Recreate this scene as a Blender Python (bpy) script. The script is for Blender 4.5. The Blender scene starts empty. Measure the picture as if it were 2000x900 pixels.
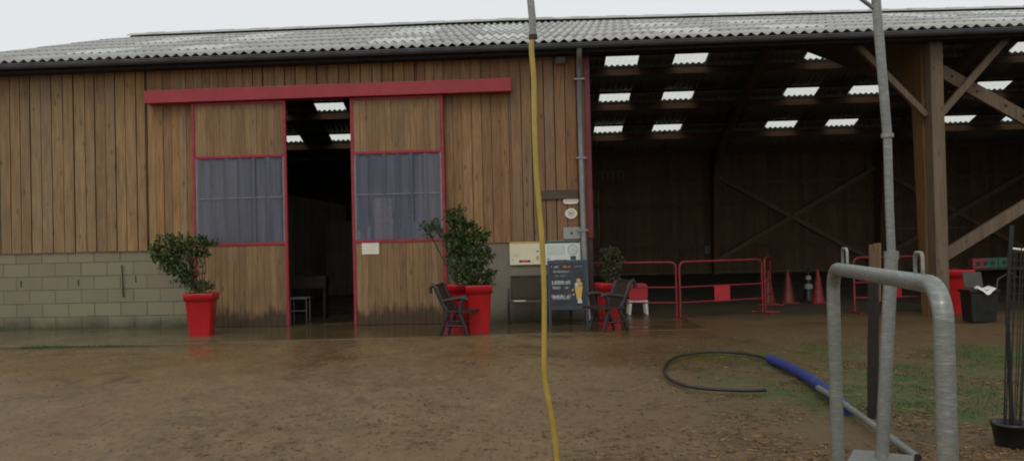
import bpy, bmesh, math, random
from mathutils import Vector, Matrix, noise
R = random.Random(7)
rad = math.radians
sc = bpy.context.scene
COL = sc.collection

# ------------------------------------------------------------------ camera
F = 1600.0; CX = 915.0
roll, pitch, yaw = rad(1.3), rad(0.7), rad(3.6)
CAM = Vector((0.40, -14.75, 1.5))
fw = Vector((-math.sin(yaw)*math.cos(pitch), math.cos(yaw)*math.cos(pitch), math.sin(pitch)))
r0 = fw.cross(Vector((0, 0, 1))).normalized(); u0 = r0.cross(fw)
rt = r0*math.cos(roll) - u0*math.sin(roll); up = u0*math.cos(roll) + r0*math.sin(roll)
def ray(x, y): return fw*F + rt*(x-CX) - up*(y-450)
def atY(x, y, Y): d = ray(x, y); return CAM + d*((Y-CAM.y)/d.y)
def atZ(x, y, Z=0.0): d = ray(x, y); return CAM + d*((Z-CAM.z)/d.z)
def atD(x, y, D): return CAM + ray(x, y)*(D/F)
cd = bpy.data.cameras.new('camera'); cam = bpy.data.objects.new('camera', cd); COL.objects.link(cam)
cam.matrix_world = Matrix(((rt.x, up.x, -fw.x, CAM.x), (rt.y, up.y, -fw.y, CAM.y), (rt.z, up.z, -fw.z, CAM.z), (0, 0, 0, 1)))
cd.sensor_width = 36; cd.lens = 28.8; cd.shift_x = (1000-CX)/2000.0; cd.clip_end = 3000; cd.clip_start = 0.05
sc.camera = cam

# ------------------------------------------------------------------ mesh builder
class MB:
    def __init__(s): s.v = []; s.f = []; s.m = []; s.sm = []; s.mi = 0; s.smooth = False
    def add(s, vs, fs):
        o = len(s.v); s.v += [tuple(v) for v in vs]
        for f in fs: s.f.append([o+i for i in f]); s.m.append(s.mi); s.sm.append(s.smooth)
        return s
    def box(s, a, b):
        x0, y0, z0 = a; x1, y1, z1 = b
        return s.add([(x0,y0,z0),(x1,y0,z0),(x1,y1,z0),(x0,y1,z0),(x0,y0,z1),(x1,y0,z1),(x1,y1,z1),(x0,y1,z1)],
                     [(0,3,2,1),(4,5,6,7),(0,1,5,4),(1,2,6,5),(2,3,7,6),(3,0,4,7)])
    def obox(s, c, size, M):
        c = Vector(c); h = Vector(size)/2
        vs = [c + M @ Vector((i*h.x, j*h.y, k*h.z)) for k in (-1,1) for i, j in ((-1,-1),(1,-1),(1,1),(-1,1))]
        return s.add(vs, [(0,3,2,1),(4,5,6,7),(0,1,5,4),(1,2,6,5),(2,3,7,6),(3,0,4,7)])
    def beam(s, a, b, w, t, side=Vector((0,1,0))):
        a = Vector(a); b = Vector(b); d = (b-a); L = d.length; d.normalize()
        n = d.cross(Vector(side))
        if n.length < 1e-4: n = d.cross(Vector((1,0,0)))
        n.normalize(); k = n.cross(d).normalized()
        M = Matrix((n, k, d)).transposed()
        return s.obox((a+b)/2, (w, t, L), M)
    def tube(s, pts, r, seg=10, caps=True, closed=False):
        pts = [Vector(p) for p in pts]; n = len(pts)
        rr = r if isinstance(r, (list, tuple)) else [r]*n
        ref = None; rings = []
        for i, p in enumerate(pts):
            if closed: t = pts[(i+1) % n]-pts[i-1]
            else: t = pts[min(i+1, n-1)]-pts[max(i-1, 0)]
            t.normalize()
            if ref is None:
                ref = Vector((0,0,1)) if abs(t.z) < .9 else Vector((0,1,0))
            a = t.cross(ref).normalized(); ref = a.cross(t).normalized(); b = ref
            rings.append([p + (a*math.cos(2*math.pi*k/seg)+b*math.sin(2*math.pi*k/seg))*rr[i] for k in range(seg)])
        vs = [v for ring in rings for v in ring]; fs = []
        for i in range(n if closed else n-1):
            j = (i+1) % n
            for k in range(seg):
                l = (k+1) % seg; fs.append((i*seg+k, i*seg+l, j*seg+l, j*seg+k))
        old = s.smooth; s.smooth = True; s.add(vs, fs); s.smooth = old
        if caps and not closed:
            s.add(rings[0], [tuple(range(seg))]); s.add(rings[-1], [tuple(range(seg))[::-1]])
        return s
    def rings(s, R_, smooth=True, cap0=True, cap1=True):
        n = len(R_[0]); vs = [v for r in R_ for v in r]; fs = []
        for i in range(len(R_)-1):
            for k in range(n):
                l = (k+1) % n; fs.append((i*n+k, i*n+l, (i+1)*n+l, (i+1)*n+k))
        old = s.smooth; s.smooth = smooth; s.add(vs, fs); s.smooth = False
        if cap0: s.add(R_[0], [tuple(range(n))[::-1]])
        if cap1: s.add(R_[-1], [tuple(range(n))])
        s.smooth = old; return s
    def lathe(s, c, prof, seg=20, cap=True):
        c = Vector(c)
        return s.rings([[c+Vector((r*math.cos(2*math.pi*k/seg), r*math.sin(2*math.pi*k/seg), z)) for k in range(seg)] for r, z in prof], True, cap, cap)
    def prism(s, pts, ex):     # polygon (list of Vector) extruded by ex
        pts = [Vector(p) for p in pts]; ex = Vector(ex); n = len(pts)
        fs = [tuple(range(n))[::-1], tuple(range(n, 2*n))] + [(i, (i+1) % n, n+(i+1) % n, n+i) for i in range(n)]
        return s.add(pts+[p+ex for p in pts], fs)
    def build(s, name, mats, parent=None, bevel=0, solid=0, angle=None):
        me = bpy.data.meshes.new(name); me.from_pydata(s.v, [], s.f)
        for m in (mats if isinstance(mats, (list, tuple)) else [mats]): me.materials.append(m)
        for p, mi, sm in zip(me.polygons, s.m, s.sm): p.material_index = mi; p.use_smooth = sm
        bm = bmesh.new(); bm.from_mesh(me); bmesh.ops.recalc_face_normals(bm, faces=bm.faces) if not solid else None
        bm.to_mesh(me); bm.free(); me.update()
        o = bpy.data.objects.new(name, me); COL.objects.link(o)
        if parent:
            o.parent = parent
            o.matrix_parent_inverse = Matrix.Translation(-parent_world(parent))
        if solid:
            q = o.modifiers.new('thick', 'SOLIDIFY'); q.thickness = solid
        if bevel:
            q = o.modifiers.new('bev', 'BEVEL'); q.width = bevel; q.segments = 2; q.limit_method = 'ANGLE'
        return o
def parent_world(p):
    v = Vector((0,0,0))
    while p:
        v = v + p.location + p.matrix_parent_inverse.translation; p = p.parent
    return v
def tag(o, label, cat, group=None, kind=None):
    if label: o['label'] = label
    if cat: o['category'] = cat
    if group: o['group'] = group
    if kind: o['kind'] = kind
    return o
def thing(name, loc, label, cat, group=None):
    o = bpy.data.objects.new(name, None); COL.objects.link(o); o.location = loc; o.empty_display_size = .2
    return tag(o, label, cat, group)

# ------------------------------------------------------------------ materials
def srgb(r, g, b):
    return tuple(((c/255)/12.92 if c/255 <= .04045 else ((c/255+.055)/1.055)**2.4) for c in (r, g, b)) + (1,)
class NT:
    def __init__(s, name):
        s.mat = bpy.data.materials.new(name); s.mat.use_nodes = True; s.t = s.mat.node_tree; s.t.nodes.clear()
        s.out = s.n('ShaderNodeOutputMaterial'); s.b = s.n('ShaderNodeBsdfPrincipled'); s.l(s.b.outputs[0], s.out.inputs[0])
    def n(s, typ, **kw):
        q = s.t.nodes.new(typ)
        for k, v in kw.items(): setattr(q, k, v)
        return q
    def l(s, a, b): s.t.links.new(a, b)
    def setin(s, node, **kw):
        for k, v in kw.items():
            i = node.inputs[k.replace('_', ' ')]
            if hasattr(v, 'links') or hasattr(v, 'is_linked'): s.l(v, i)
            else: i.default_value = v
    def coord(s, kind='Object', scale=(1,1,1), loc=(0,0,0), rot=(0,0,0)):
        tc = s.n('ShaderNodeTexCoord') if kind != 'Position' else s.n('ShaderNodeNewGeometry')
        m = s.n('ShaderNodeMapping'); m.inputs['Scale'].default_value = scale; m.inputs['Location'].default_value = loc; m.inputs['Rotation'].default_value = rot
        s.l(tc.outputs[kind], m.inputs[0]); return m.outputs[0]
    def noise(s, vec, scale, detail=4, rough=.55, dist=0):
        q = s.n('ShaderNodeTexNoise'); s.l(vec, q.inputs['Vector'])
        q.inputs['Scale'].default_value = scale; q.inputs['Detail'].default_value = detail; q.inputs['Roughness'].default_value = rough; q.inputs['Distortion'].default_value = dist
        return q.outputs['Fac']
    def ramp(s, fac, stops, interp='LINEAR'):
        q = s.n('ShaderNodeValToRGB'); s.l(fac, q.inputs[0]); e = q.color_ramp.elements; q.color_ramp.interpolation = interp
        while len(e) < len(stops): e.new(.5)
        for i, (p, c) in enumerate(stops):
            e[i].position = p; e[i].color = c if isinstance(c, (tuple, list)) else (c, c, c, 1)
        return q.outputs[0]
    def mix(s, fac, a, b, mode='MIX'):
        q = s.n('ShaderNodeMix', data_type='RGBA', blend_type=mode)
        for i, v in ((0, fac), (6, a), (7, b)):
            if hasattr(v, 'is_linked'): s.l(v, q.inputs[i])
            else: q.inputs[i].default_value = v
        return q.outputs[2]
    def math(s, op, a, b=None, clamp=False):
        q = s.n('ShaderNodeMath', operation=op, use_clamp=clamp)
        for i, v in ((0, a), (1, b)):
            if v is None: continue
            if hasattr(v, 'is_linked'): s.l(v, q.inputs[i])
            else: q.inputs[i].default_value = v
        return q.outputs[0]
    def maprange(s, v, a, b, c=0, d=1):
        q = s.n('ShaderNodeMapRange'); s.l(v, q.inputs[0])
        for i, x in enumerate((a, b, c, d)): q.inputs[i+1].default_value = x
        return q.outputs[0]
    def sep(s, vec):
        q = s.n('ShaderNodeSeparateXYZ'); s.l(vec, q.inputs[0]); return q.outputs
    def bump(s, h, strength=.4, dist=.01):
        q = s.n('ShaderNodeBump'); s.l(h, q.inputs['Height']); q.inputs['Strength'].default_value = strength; q.inputs['Distance'].default_value = dist
        s.l(q.outputs[0], s.b.inputs['Normal']); return q
    def base(s, c): 
        if hasattr(c, 'is_linked'): s.l(c, s.b.inputs['Base Color'])
        else: s.b.inputs['Base Color'].default_value = c
    def rough(s, c):
        if hasattr(c, 'is_linked'): s.l(c, s.b.inputs['Roughness'])
        else: s.b.inputs['Roughness'].default_value = c

def C(r, g, b): return (r, g, b, 1)
def simple(name, col, rough=.6, metal=0, var=.25, scale=6, bump=.15, rv=.1):
    t = NT(name); v = t.coord('Position'); n = t.noise(v, scale, 5, .6)
    d = tuple(c*(1-var) for c in col[:3])+(1,); b = tuple(min(1, c*(1+var)) for c in col[:3])+(1,)
    t.base(t.ramp(n, [(.3, d), (.7, b)])); t.rough(t.maprange(t.noise(v, scale*2.3, 3), .3, .7, rough-rv, rough+rv))
    t.b.inputs['Metallic'].default_value = metal
    if bump: t.bump(t.noise(v, scale*8, 3), bump, .004)
    return t.mat

def wood(name, cols, island=True, axis='z', stain=False, rough=.75, knots=True, drift=False):
    t = NT(name); g = t.n('ShaderNodeNewGeometry')
    isl = g.outputs['Random Per Island'] if island else None
    sc3 = {'z': (9, 9, .55), 'x': (.55, 9, 9), 'y': (9, .55, 9)}[axis]
    m = t.n('ShaderNodeMapping'); m.inputs['Scale'].default_value = sc3; t.l(g.outputs['Position'], m.inputs[0])
    add = t.n('ShaderNodeVectorMath', operation='ADD'); t.l(m.outputs[0], add.inputs[0])
    if island:
        k = t.math('MULTIPLY', isl, 37.0); cb = t.n('ShaderNodeCombineXYZ'); t.l(k, cb.inputs[0]); t.l(k, cb.inputs[2]); t.l(cb.outputs[0], add.inputs[1])
    vec = add.outputs[0]
    grain = t.noise(vec, 3.2, 7, .65, .6); big = t.noise(vec, .9, 3, .5)
    n = len(cols); ct = t.ramp(isl if island else big, [((i+.5)/n, c) for i, c in enumerate(cols)])
    if drift:   # boards towards the corner are redder, those at the far end greyer
        px = t.sep(g.outputs['Position'])[0]
        ct = t.mix(t.maprange(px, -.2, .35, 0, .65), ct, C(.205, .098, .05))
        ct = t.mix(t.maprange(px, -6.2, -7.2, 0, .5), ct, C(.235, .175, .098))
    c = t.mix(t.maprange(grain, .32, .68), t.mix(1, ct, C(.56, .5, .44), 'MULTIPLY'), t.mix(1, ct, C(1.25, 1.22, 1.18), 'MULTIPLY'))
    c = t.mix(t.maprange(big, .5, .75, 0, .4), c, C(.2,.165,.105))
    c = t.mix(t.maprange(t.noise(g.outputs['Position'], 1.7, 6, .7), .5, .68, 0, .4), c, C(.16,.095,.045))
    if knots:
        mk = t.n('ShaderNodeMapping'); mk.inputs['Scale'].default_value = {'z': (6, 6, 2.2), 'x': (2.2, 6, 6), 'y': (6, 2.2, 6)}[axis]; t.l(g.outputs['Position'], mk.inputs[0])
        vo = t.n('ShaderNodeTexVoronoi'); t.l(mk.outputs[0], vo.inputs['Vector']); vo.inputs['Scale'].default_value = 1.0
        c = t.mix(t.maprange(vo.outputs['Distance'], .05, .16, .75, 0), c, C(.06, .035, .02))
    if stain:
        z = t.sep(g.outputs['Position'])[2]
        zn = t.math('ADD', z, t.math('MULTIPLY', t.noise(t.coord('Position', (7, 7, 2)), 1, 5, .7), -.7))
        c = t.mix(t.maprange(zn, -.12, .04, .9, 0), c, C(.045,.027,.013))
    t.base(c); t.rough(t.maprange(grain, .3, .7, rough-.12, rough+.1)); t.bump(grain, .5, .006)
    return t.mat

M = {}
M['cladding'] = wood('weathered cladding', [C(.34,.195,.078), C(.26,.147,.062), C(.37,.23,.102), C(.3,.205,.118), C(.325,.165,.063), C(.24,.137,.062), C(.355,.21,.083)], drift=True)
M['doorwood'] = wood('door boards', [C(.3,.18,.08), C(.22,.13,.06), C(.33,.21,.105), C(.25,.15,.07)], stain=True)
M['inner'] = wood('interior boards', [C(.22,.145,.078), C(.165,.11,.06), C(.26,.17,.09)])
M['glulam'] = wood('honey laminated timber', [C(.19,.1,.026), C(.15,.075,.02)], island=False)
M['beam_grey'] = wood('grey sawn timber', [C(.155,.112,.07), C(.125,.092,.06), C(.18,.13,.08)])
M['brace_pale'] = wood('pale sawn brace', [C(.36,.25,.15), C(.3,.21,.125)])
M['purlin'] = wood('red brown purlin', [C(.2,.105,.06), C(.16,.085,.05)], axis='x')
M['back_dark'] = simple('dark batten behind boards', C(.075,.048,.025), .9, var=.3)
M['red'] = simple('red enamel', C(.33,.022,.033), .42, var=.14, scale=2.5, bump=.05)
M['redtube'] = simple('scuffed red tube', C(.31,.02,.034), .5, var=.3, scale=14)
M['planter'] = simple('glossy red plastic', C(.47,.01,.014), .32, var=.08, scale=3, bump=.03)
M['redplastic'] = simple('red plastic', C(.45,.02,.03), .45, var=.1)
M['soil'] = simple('soil', C(.03,.02,.013), .95, var=.5, scale=40, bump=.8)
M['bark'] = simple('bark', C(.09,.06,.04), .9, var=.4, scale=30, bump=.6)
M['dark_iron'] = simple('dark iron', C(.022,.016,.014), .5, var=.4, scale=20)
M['wetbark'] = simple('wet dark bark', C(.016,.009,.006), .8, var=.6, scale=25, bump=1)
M['dark_wood'] = simple('dark stained slats', C(.035,.02,.014), .55, var=.4, scale=25)
M['mesh_grey'] = simple('grey brown mesh seat', C(.1,.08,.055), .9, var=.3, scale=60)
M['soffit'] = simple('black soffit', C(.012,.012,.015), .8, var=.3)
M['gutter'] = simple('aged zinc gutter', C(.11,.11,.12), .5, metal=.3, var=.25, scale=3)
M['zinc'] = simple('zinc pipe', C(.26,.26,.25), .5, metal=.35, var=.18, scale=5)
M['white'] = simple('white plastic', C(.72,.7,.64), .45, var=.08)
M['paper'] = simple('paper', C(.72,.68,.56), .8, var=.06)
M['cream'] = simple('cream print', C(.72,.66,.46), .6, var=.06)
M['paleprint'] = simple('pale print', C(.66,.70,.62), .6, var=.05)
M['printred'] = simple('red print', C(.5,.05,.06), .6, var=.1)
M['printgreen'] = simple('green print', C(.03,.09,.06), .6, var=.1)
M['printgrey'] = simple('grey print', C(.33,.35,.32), .6, var=.1)
M['printgold'] = simple('gold print', C(.5,.36,.09), .6, var=.1)
M['printdark'] = simple('dark print', C(.02,.025,.03), .6, var=.1)
M['slate'] = simple('chalkboard slate', C(.022,.026,.032), .55, var=.5, scale=6)
M['slateframe'] = simple('blue black frame', C(.03,.04,.06), .5, var=.2)
M['chalk'] = simple('chalk', C(.6,.62,.62), .9, var=.2, scale=60)
M['chalk_yellow'] = simple('yellow chalk', C(.6,.42,.1), .9, var=.2, scale=60)
M['chalk_green'] = simple('green chalk', C(.18,.34,.28), .9, var=.2, scale=60)
M['chalk_orange'] = simple('orange chalk', C(.55,.24,.07), .9, var=.2, scale=60)
M['yellow_hose'] = simple('yellow hose rubber', C(.4,.28,.045), .45, var=.16, scale=9)
M['black_rubber'] = simple('black rubber', C(.018,.015,.014), .45, var=.3)
M['blue_foam'] = simple('blue foam sleeve', C(.014,.03,.17), .6, var=.3, scale=7, bump=.3)
M['black_plastic'] = simple('black plastic', C(.012,.013,.012), .4, var=.3)
M['grey_lid'] = simple('grey lid', C(.05,.05,.042), .6, var=.2)
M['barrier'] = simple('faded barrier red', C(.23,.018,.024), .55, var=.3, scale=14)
M['darkred'] = simple('dull dark red paint', C(.15,.016,.022), .5, var=.2)
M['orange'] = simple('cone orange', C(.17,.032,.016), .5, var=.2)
M['greenplastic'] = simple('green plastic', C(.02,.12,.075), .5, var=.15)
M['pinkred'] = simple('faded red plastic', C(.22,.04,.055), .5, var=.15)
M['greybox'] = simple('grey box', C(.3,.31,.29), .6, var=.1)
M['bluewhite'] = simple('pale blue label', C(.5,.7,.85), .5, var=.2)
M['cardboard'] = simple('cardboard', C(.5,.36,.26), .85, var=.2, scale=12)
M['moss'] = simple('moss', C(.03,.045,.012), .9, var=.5, scale=30, bump=.8)
M['interiorfloor'] = simple('floor', C(.1,.085,.06), .5)

def galv():
    t = NT('galvanised steel'); v = t.coord('Position')
    vo = t.n('ShaderNodeTexVoronoi'); t.l(v, vo.inputs['Vector']); vo.inputs['Scale'].default_value = 55
    sp = t.sep(vo.outputs['Color'])[0]
    rip = t.noise(t.coord('Position', (14, 14, 90)), 1.2, 4, .6, .8)
    c = t.mix(t.maprange(sp, 0, 1, 0, .45), C(.22,.232,.205), C(.33,.345,.31))
    c = t.mix(t.maprange(rip, .52, .72, 0, .75), c, C(.48,.5,.46))
    c = t.mix(t.maprange(t.noise(v, 3, 5, .6), .35, .75, .45, 0), c, C(.16,.165,.145))
    t.base(c); t.b.inputs['Metallic'].default_value = .55; t.rough(t.maprange(rip, .3, .7, .55, .36)); t.bump(rip, .35, .004)
    return t.mat
M['galv'] = galv()

def leafm(name, a, b):
    t = NT(name); g = t.n('ShaderNodeNewGeometry')
    t.base(t.ramp(g.outputs['Random Per Island'], [(0, a), (.6, tuple((x+y)/2 for x, y in zip(a, b))), (1, b)])); t.rough(.6); t.b.inputs['Specular IOR Level'].default_value = .3
    return t.mat
M['leaf'] = leafm('laurel leaves', C(.018,.038,.01), C(.075,.12,.025))
M['leaf_olive'] = leafm('olive leaves', C(.025,.035,.012), C(.07,.08,.03))
M['grass'] = leafm('grass blades', C(.035,.062,.005), C(.075,.115,.01))
M['straw'] = leafm('dead leaves and straw', C(.1,.05,.016), C(.25,.15,.055))

def roofmat():
    t = NT('fibre cement sheet'); v = t.coord('Position'); 
    n1 = t.noise(t.coord('Position', (1, .6, 1)), 1.1, 6, .65, .4); n2 = t.noise(v, 14, 5, .7); n3 = t.noise(t.coord('Position', (1.3, .25, .4)), 2.2, 4, .6)
    c = t.ramp(n1, [(.3, C(.24,.235,.215)), (.5, C(.33,.325,.295)), (.68, C(.38,.38,.31))])
    c = t.mix(t.maprange(n2, .5, .72, 0, .4), c, C(.5,.5,.45))
    c = t.mix(t.maprange(n3, .55, .75, 0, .6), c, C(.1,.098,.095))
    t.base(c); t.rough(t.maprange(n1, .35, .65, .5, .28)); t.b.inputs['Specular IOR Level'].default_value = .6; t.bump(n2, .3, .004); return t.mat
M['roof'] = roofmat()
def skym():
    t = NT('translucent sheet'); t.t.nodes.remove(t.b)
    tr = t.n('ShaderNodeBsdfTransparent'); tr.inputs[0].default_value = C(.86,.87,.8)
    tl = t.n('ShaderNodeBsdfTranslucent'); n = t.noise(t.coord('Position'), 5, 4); t.l(t.ramp(n, [(.3, C(.6,.6,.5)), (.7, C(.85,.85,.78))]), tl.inputs[0])
    di = t.n('ShaderNodeBsdfDiffuse'); di.inputs[0].default_value = C(.5,.52,.48)
    m1 = t.n('ShaderNodeMixShader'); m1.inputs[0].default_value = .3; t.l(tr.outputs[0], m1.inputs[1]); t.l(tl.outputs[0], m1.inputs[2])
    gl = t.n('ShaderNodeBsdfGlossy'); gl.inputs['Roughness'].default_value = .3
    m2 = t.n('ShaderNodeMixShader'); m2.inputs[0].default_value = .06; t.l(m1.outputs[0], m2.inputs[1]); t.l(gl.outputs[0], m2.inputs[2])
    t.l(m2.outputs[0], t.out.inputs[0]); return t.mat
M['skylight'] = skym()
M['skylight_old'] = simple('opaque weathered translucent sheet', C(.47,.48,.44), .35, var=.25, scale=6)
def panem():
    t = NT('blue grey corrugated plastic'); t.t.nodes.remove(t.b)
    tr = t.n('ShaderNodeBsdfTransparent'); tr.inputs[0].default_value = C(.68,.7,.8)
    di = t.n('ShaderNodeBsdfDiffuse'); n = t.noise(t.coord('Position', (12, 1, .8)), 1, 5); t.l(t.ramp(n, [(.3, C(.2,.21,.26)), (.7, C(.33,.345,.42))]), di.inputs[0])
    gl = t.n('ShaderNodeBsdfGlossy'); gl.inputs['Roughness'].default_value = .25; gl.inputs[0].default_value = C(.7,.75,.9)
    m1 = t.n('ShaderNodeMixShader'); m1.inputs[0].default_value = .36; t.l(tr.outputs[0], m1.inputs[1]); t.l(di.outputs[0], m1.inputs[2])
    fr = t.n('ShaderNodeFresnel'); fr.inputs[0].default_value = 1.5
    m2 = t.n('ShaderNodeMixShader'); t.l(fr.outputs[0], m2.inputs[0]); t.l(m1.outputs[0], m2.inputs[1]); t.l(gl.outputs[0], m2.inputs[2])
    t.l(m2.outputs[0], t.out.inputs[0]); return t.mat
M['pane'] = panem()
def blockm(render=False):
    t = NT('hollow block wall' if not render else 'rendered plinth'); g = t.n('ShaderNodeNewGeometry')
    x, y, z = t.sep(g.outputs['Position']); cb = t.n('ShaderNodeCombineXYZ'); t.l(x, cb.inputs[0]); t.l(z, cb.inputs[1]); p = cb.outputs[0]
    n = t.noise(g.outputs['Position'], 2.2, 5, .6); n2 = t.noise(g.outputs['Position'], 60, 4, .7)
    if render:
        c = t.ramp(n, [(.3, C(.17,.145,.105)), (.7, C(.24,.21,.155))]); h = n2
    else:
        b = t.n('ShaderNodeTexBrick'); t.l(p, b.inputs['Vector']); b.offset = .5
        for k, v in (('Scale', 1), ('Mortar Size', .011), ('Mortar Smooth', .5), ('Bias', 0), ('Brick Width', .5), ('Row Height', .25)): b.inputs[k].default_value = v
        b.inputs['Color1'].default_value = C(.25,.222,.135); b.inputs['Color2'].default_value = C(.205,.172,.112); b.inputs['Mortar'].default_value = C(.115,.1,.06)
        c = t.mix(t.maprange(n, .35, .7, 0, .6), b.outputs['Color'], C(.25,.22,.15)); h = t.math('ADD', t.math('MULTIPLY', b.outputs['Fac'], -1.6), t.math('MULTIPLY', n2, .5))
    c = t.mix(t.maprange(n2, .5, .75, 0, .35), c, C(.1,.095,.06))
    zn = t.math('ADD', z, t.math('MULTIPLY', t.noise(g.outputs['Position'], 3, 4), -.3))
    c = t.mix(t.maprange(zn, -.12, .12, .9, 0), c, C(.045,.05,.022))
    t.base(c); t.rough(.85); t.bump(h, .6, .012); return t.mat
M['block'] = blockm(); M['render'] = blockm(True)

def groundm():
    t = NT('wet earth and gravel'); g = t.n('ShaderNodeNewGeometry'); P = g.outputs['Position']; x, y, z = t.sep(P)
    big = t.noise(P, .38, 5, .6, .5); mid = t.noise(t.coord('Position', (1, .55, 1)), 3.4, 9, .74, .3); fine = t.noise(t.coord('Position', (1, .5, 1)), 17, 6, .78); grit = t.noise(P, 90, 4, .75)
    c = t.ramp(mid, [(.3, C(.085,.053,.02)), (.43, C(.125,.08,.034)), (.55, C(.165,.106,.046)), (.7, C(.215,.152,.076))])
    c = t.mix(t.maprange(big, .42, .62, 0, .4), c, C(.21,.15,.062))
    c = t.mix(t.maprange(t.noise(t.coord('Position', (1, .5, 1), (7, 3, 0)), .8, 6, .7), .48, .62, 0, .5), c, C(.16,.082,.033))
    c = t.mix(t.maprange(fine, .52, .7, 0, .6), c, C(.24,.145,.065))
    c = t.mix(t.maprange(fine, .46, .34, 0, .8), c, C(.045,.028,.012))
    c = t.mix(t.maprange(grit, .55, .75, 0, .5), c, C(.25,.18,.1))
    # darker leaf mould on the right-hand side, green growth in patches
    rn = t.math('ADD', x, t.math('MULTIPLY', mid, 1.6))
    c = t.mix(t.maprange(rn, 1.2, 3.6, 0, .7), c, C(.08,.045,.012))
    c = t.mix(t.math('MULTIPLY', t.maprange(t.noise(t.coord('Position', (.8, .8, 1)), 1.5, 8, .75, .8), .56, .68), .75), c, C(.036,.022,.01))
    gm = t.math('MULTIPLY', t.maprange(t.noise(P, .9, 6, .72), .44, .56), t.math('MULTIPLY', t.maprange(rn, 2.6, 3.9), t.math('MULTIPLY', t.maprange(y, -3.2, -4.6), t.maprange(y, -9.0, -8.0))))
    c = t.mix(t.math('MULTIPLY', gm, .95), c, C(.045,.072,.006))
    # moss by the slab edge on the left
    d = t.math('ABSOLUTE', t.math('ADD', y, 2.62)); ml = t.math('MULTIPLY', t.maprange(t.math('ADD', d, t.math('MULTIPLY', fine, .3)), .2, .42, 1, 0), t.maprange(x, -3.8, -5.6))
    c = t.mix(t.math('MULTIPLY', ml, .9), c, C(.035,.045,.012))
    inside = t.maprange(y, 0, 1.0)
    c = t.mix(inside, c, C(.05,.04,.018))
    t.base(c)
    wet = t.maprange(t.noise(t.coord('Position', (.6, .6, 1)), .9, 6, .65), .38, .56)
    near = t.math('MULTIPLY', t.maprange(y, -7.5, -4.0), t.maprange(x, 4.5, 2.0, .3, 1))
    w = t.math('MULTIPLY', t.math('ADD', t.math('MULTIPLY', wet, .5), .5), t.math('ADD', t.math('MULTIPLY', near, .8), .2))
    t.rough(t.math('SUBTRACT', .85, t.math('MULTIPLY', w, .68))); t.b.inputs['Specular IOR Level'].default_value = .5
    h = t.math('ADD', t.math('MULTIPLY', fine, 1), t.math('MULTIPLY', grit, .35)); bp = t.bump(h, .75, .025)
    t.l(t.math('SUBTRACT', .75, t.math('MULTIPLY', w, .72)), bp.inputs['Strength'])
    return t.mat
M['ground'] = groundm()
def apronm():
    t = NT('wet concrete'); P = t.coord('Position'); y = t.sep(P)[1]; x = t.sep(P)[0]
    a = t.noise(P, 1.3, 6, .6); f = t.noise(P, 30, 5, .7); w = t.noise(t.coord('Position', (.5, 1.2, 1)), 1.1, 4)
    c = t.ramp(a, [(.3, C(.085,.07,.036)), (.55, C(.13,.112,.06)), (.75, C(.165,.14,.08))])
    c = t.mix(t.maprange(f, .5, .7, 0, .4), c, C(.06,.05,.025))
    dirt = t.maprange(t.math('ADD', t.math('MULTIPLY', a, 4), x), -3.0, -.5, 0, .8)
    dirt = t.math('MAXIMUM', dirt, t.maprange(t.math('ADD', y, t.math('MULTIPLY', a, .5)), -2.0, -2.15, 0, .9))
    c = t.mix(dirt, c, C(.085,.056,.022))
    t.base(c); t.rough(t.maprange(w, .4, .66, .06, .34)); t.bump(t.math('ADD', t.math('MULTIPLY', a, 2), t.math('MULTIPLY', f, .25)), .12, .02); return t.mat
M['apron'] = apronm()
for k in ('black_rubber',): pass

M['mesh_grey'].node_tree.nodes['Principled BSDF'].inputs['Specular IOR Level'].default_value = .1
# ------------------------------------------------------------------ world and light
w = bpy.data.worlds.new('World'); sc.world = w; w.use_nodes = True; nt = w.node_tree; nt.nodes.clear()
o_ = nt.nodes.new('ShaderNodeOutputWorld'); bg = nt.nodes.new('ShaderNodeBackground'); sk = nt.nodes.new('ShaderNodeTexSky')
sk.sky_type = 'NISHITA'; sk.sun_disc = False; sk.sun_elevation = rad(48); sk.sun_rotation = rad(200); sk.air_density = 1; sk.dust_density = 4; sk.altitude = 50
mx = nt.nodes.new('ShaderNodeMix'); mx.data_type = 'RGBA'; mx.inputs[0].default_value = .93; mx.inputs[7].default_value = (8.2, 8.38, 8.55, 1)
nt.links.new(sk.outputs[0], mx.inputs[6]); nt.links.new(mx.outputs[2], bg.inputs[0]); bg.inputs[1].default_value = .1; nt.links.new(bg.outputs[0], o_.inputs[0])
sd = bpy.data.lights.new('sun', 'SUN'); sd.energy = .5; sd.angle = rad(25); sd.color = (1, .97, .92); so = bpy.data.objects.new('sun', sd); COL.objects.link(so)
so.rotation_euler = (rad(42), 0, rad(-20))

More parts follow.
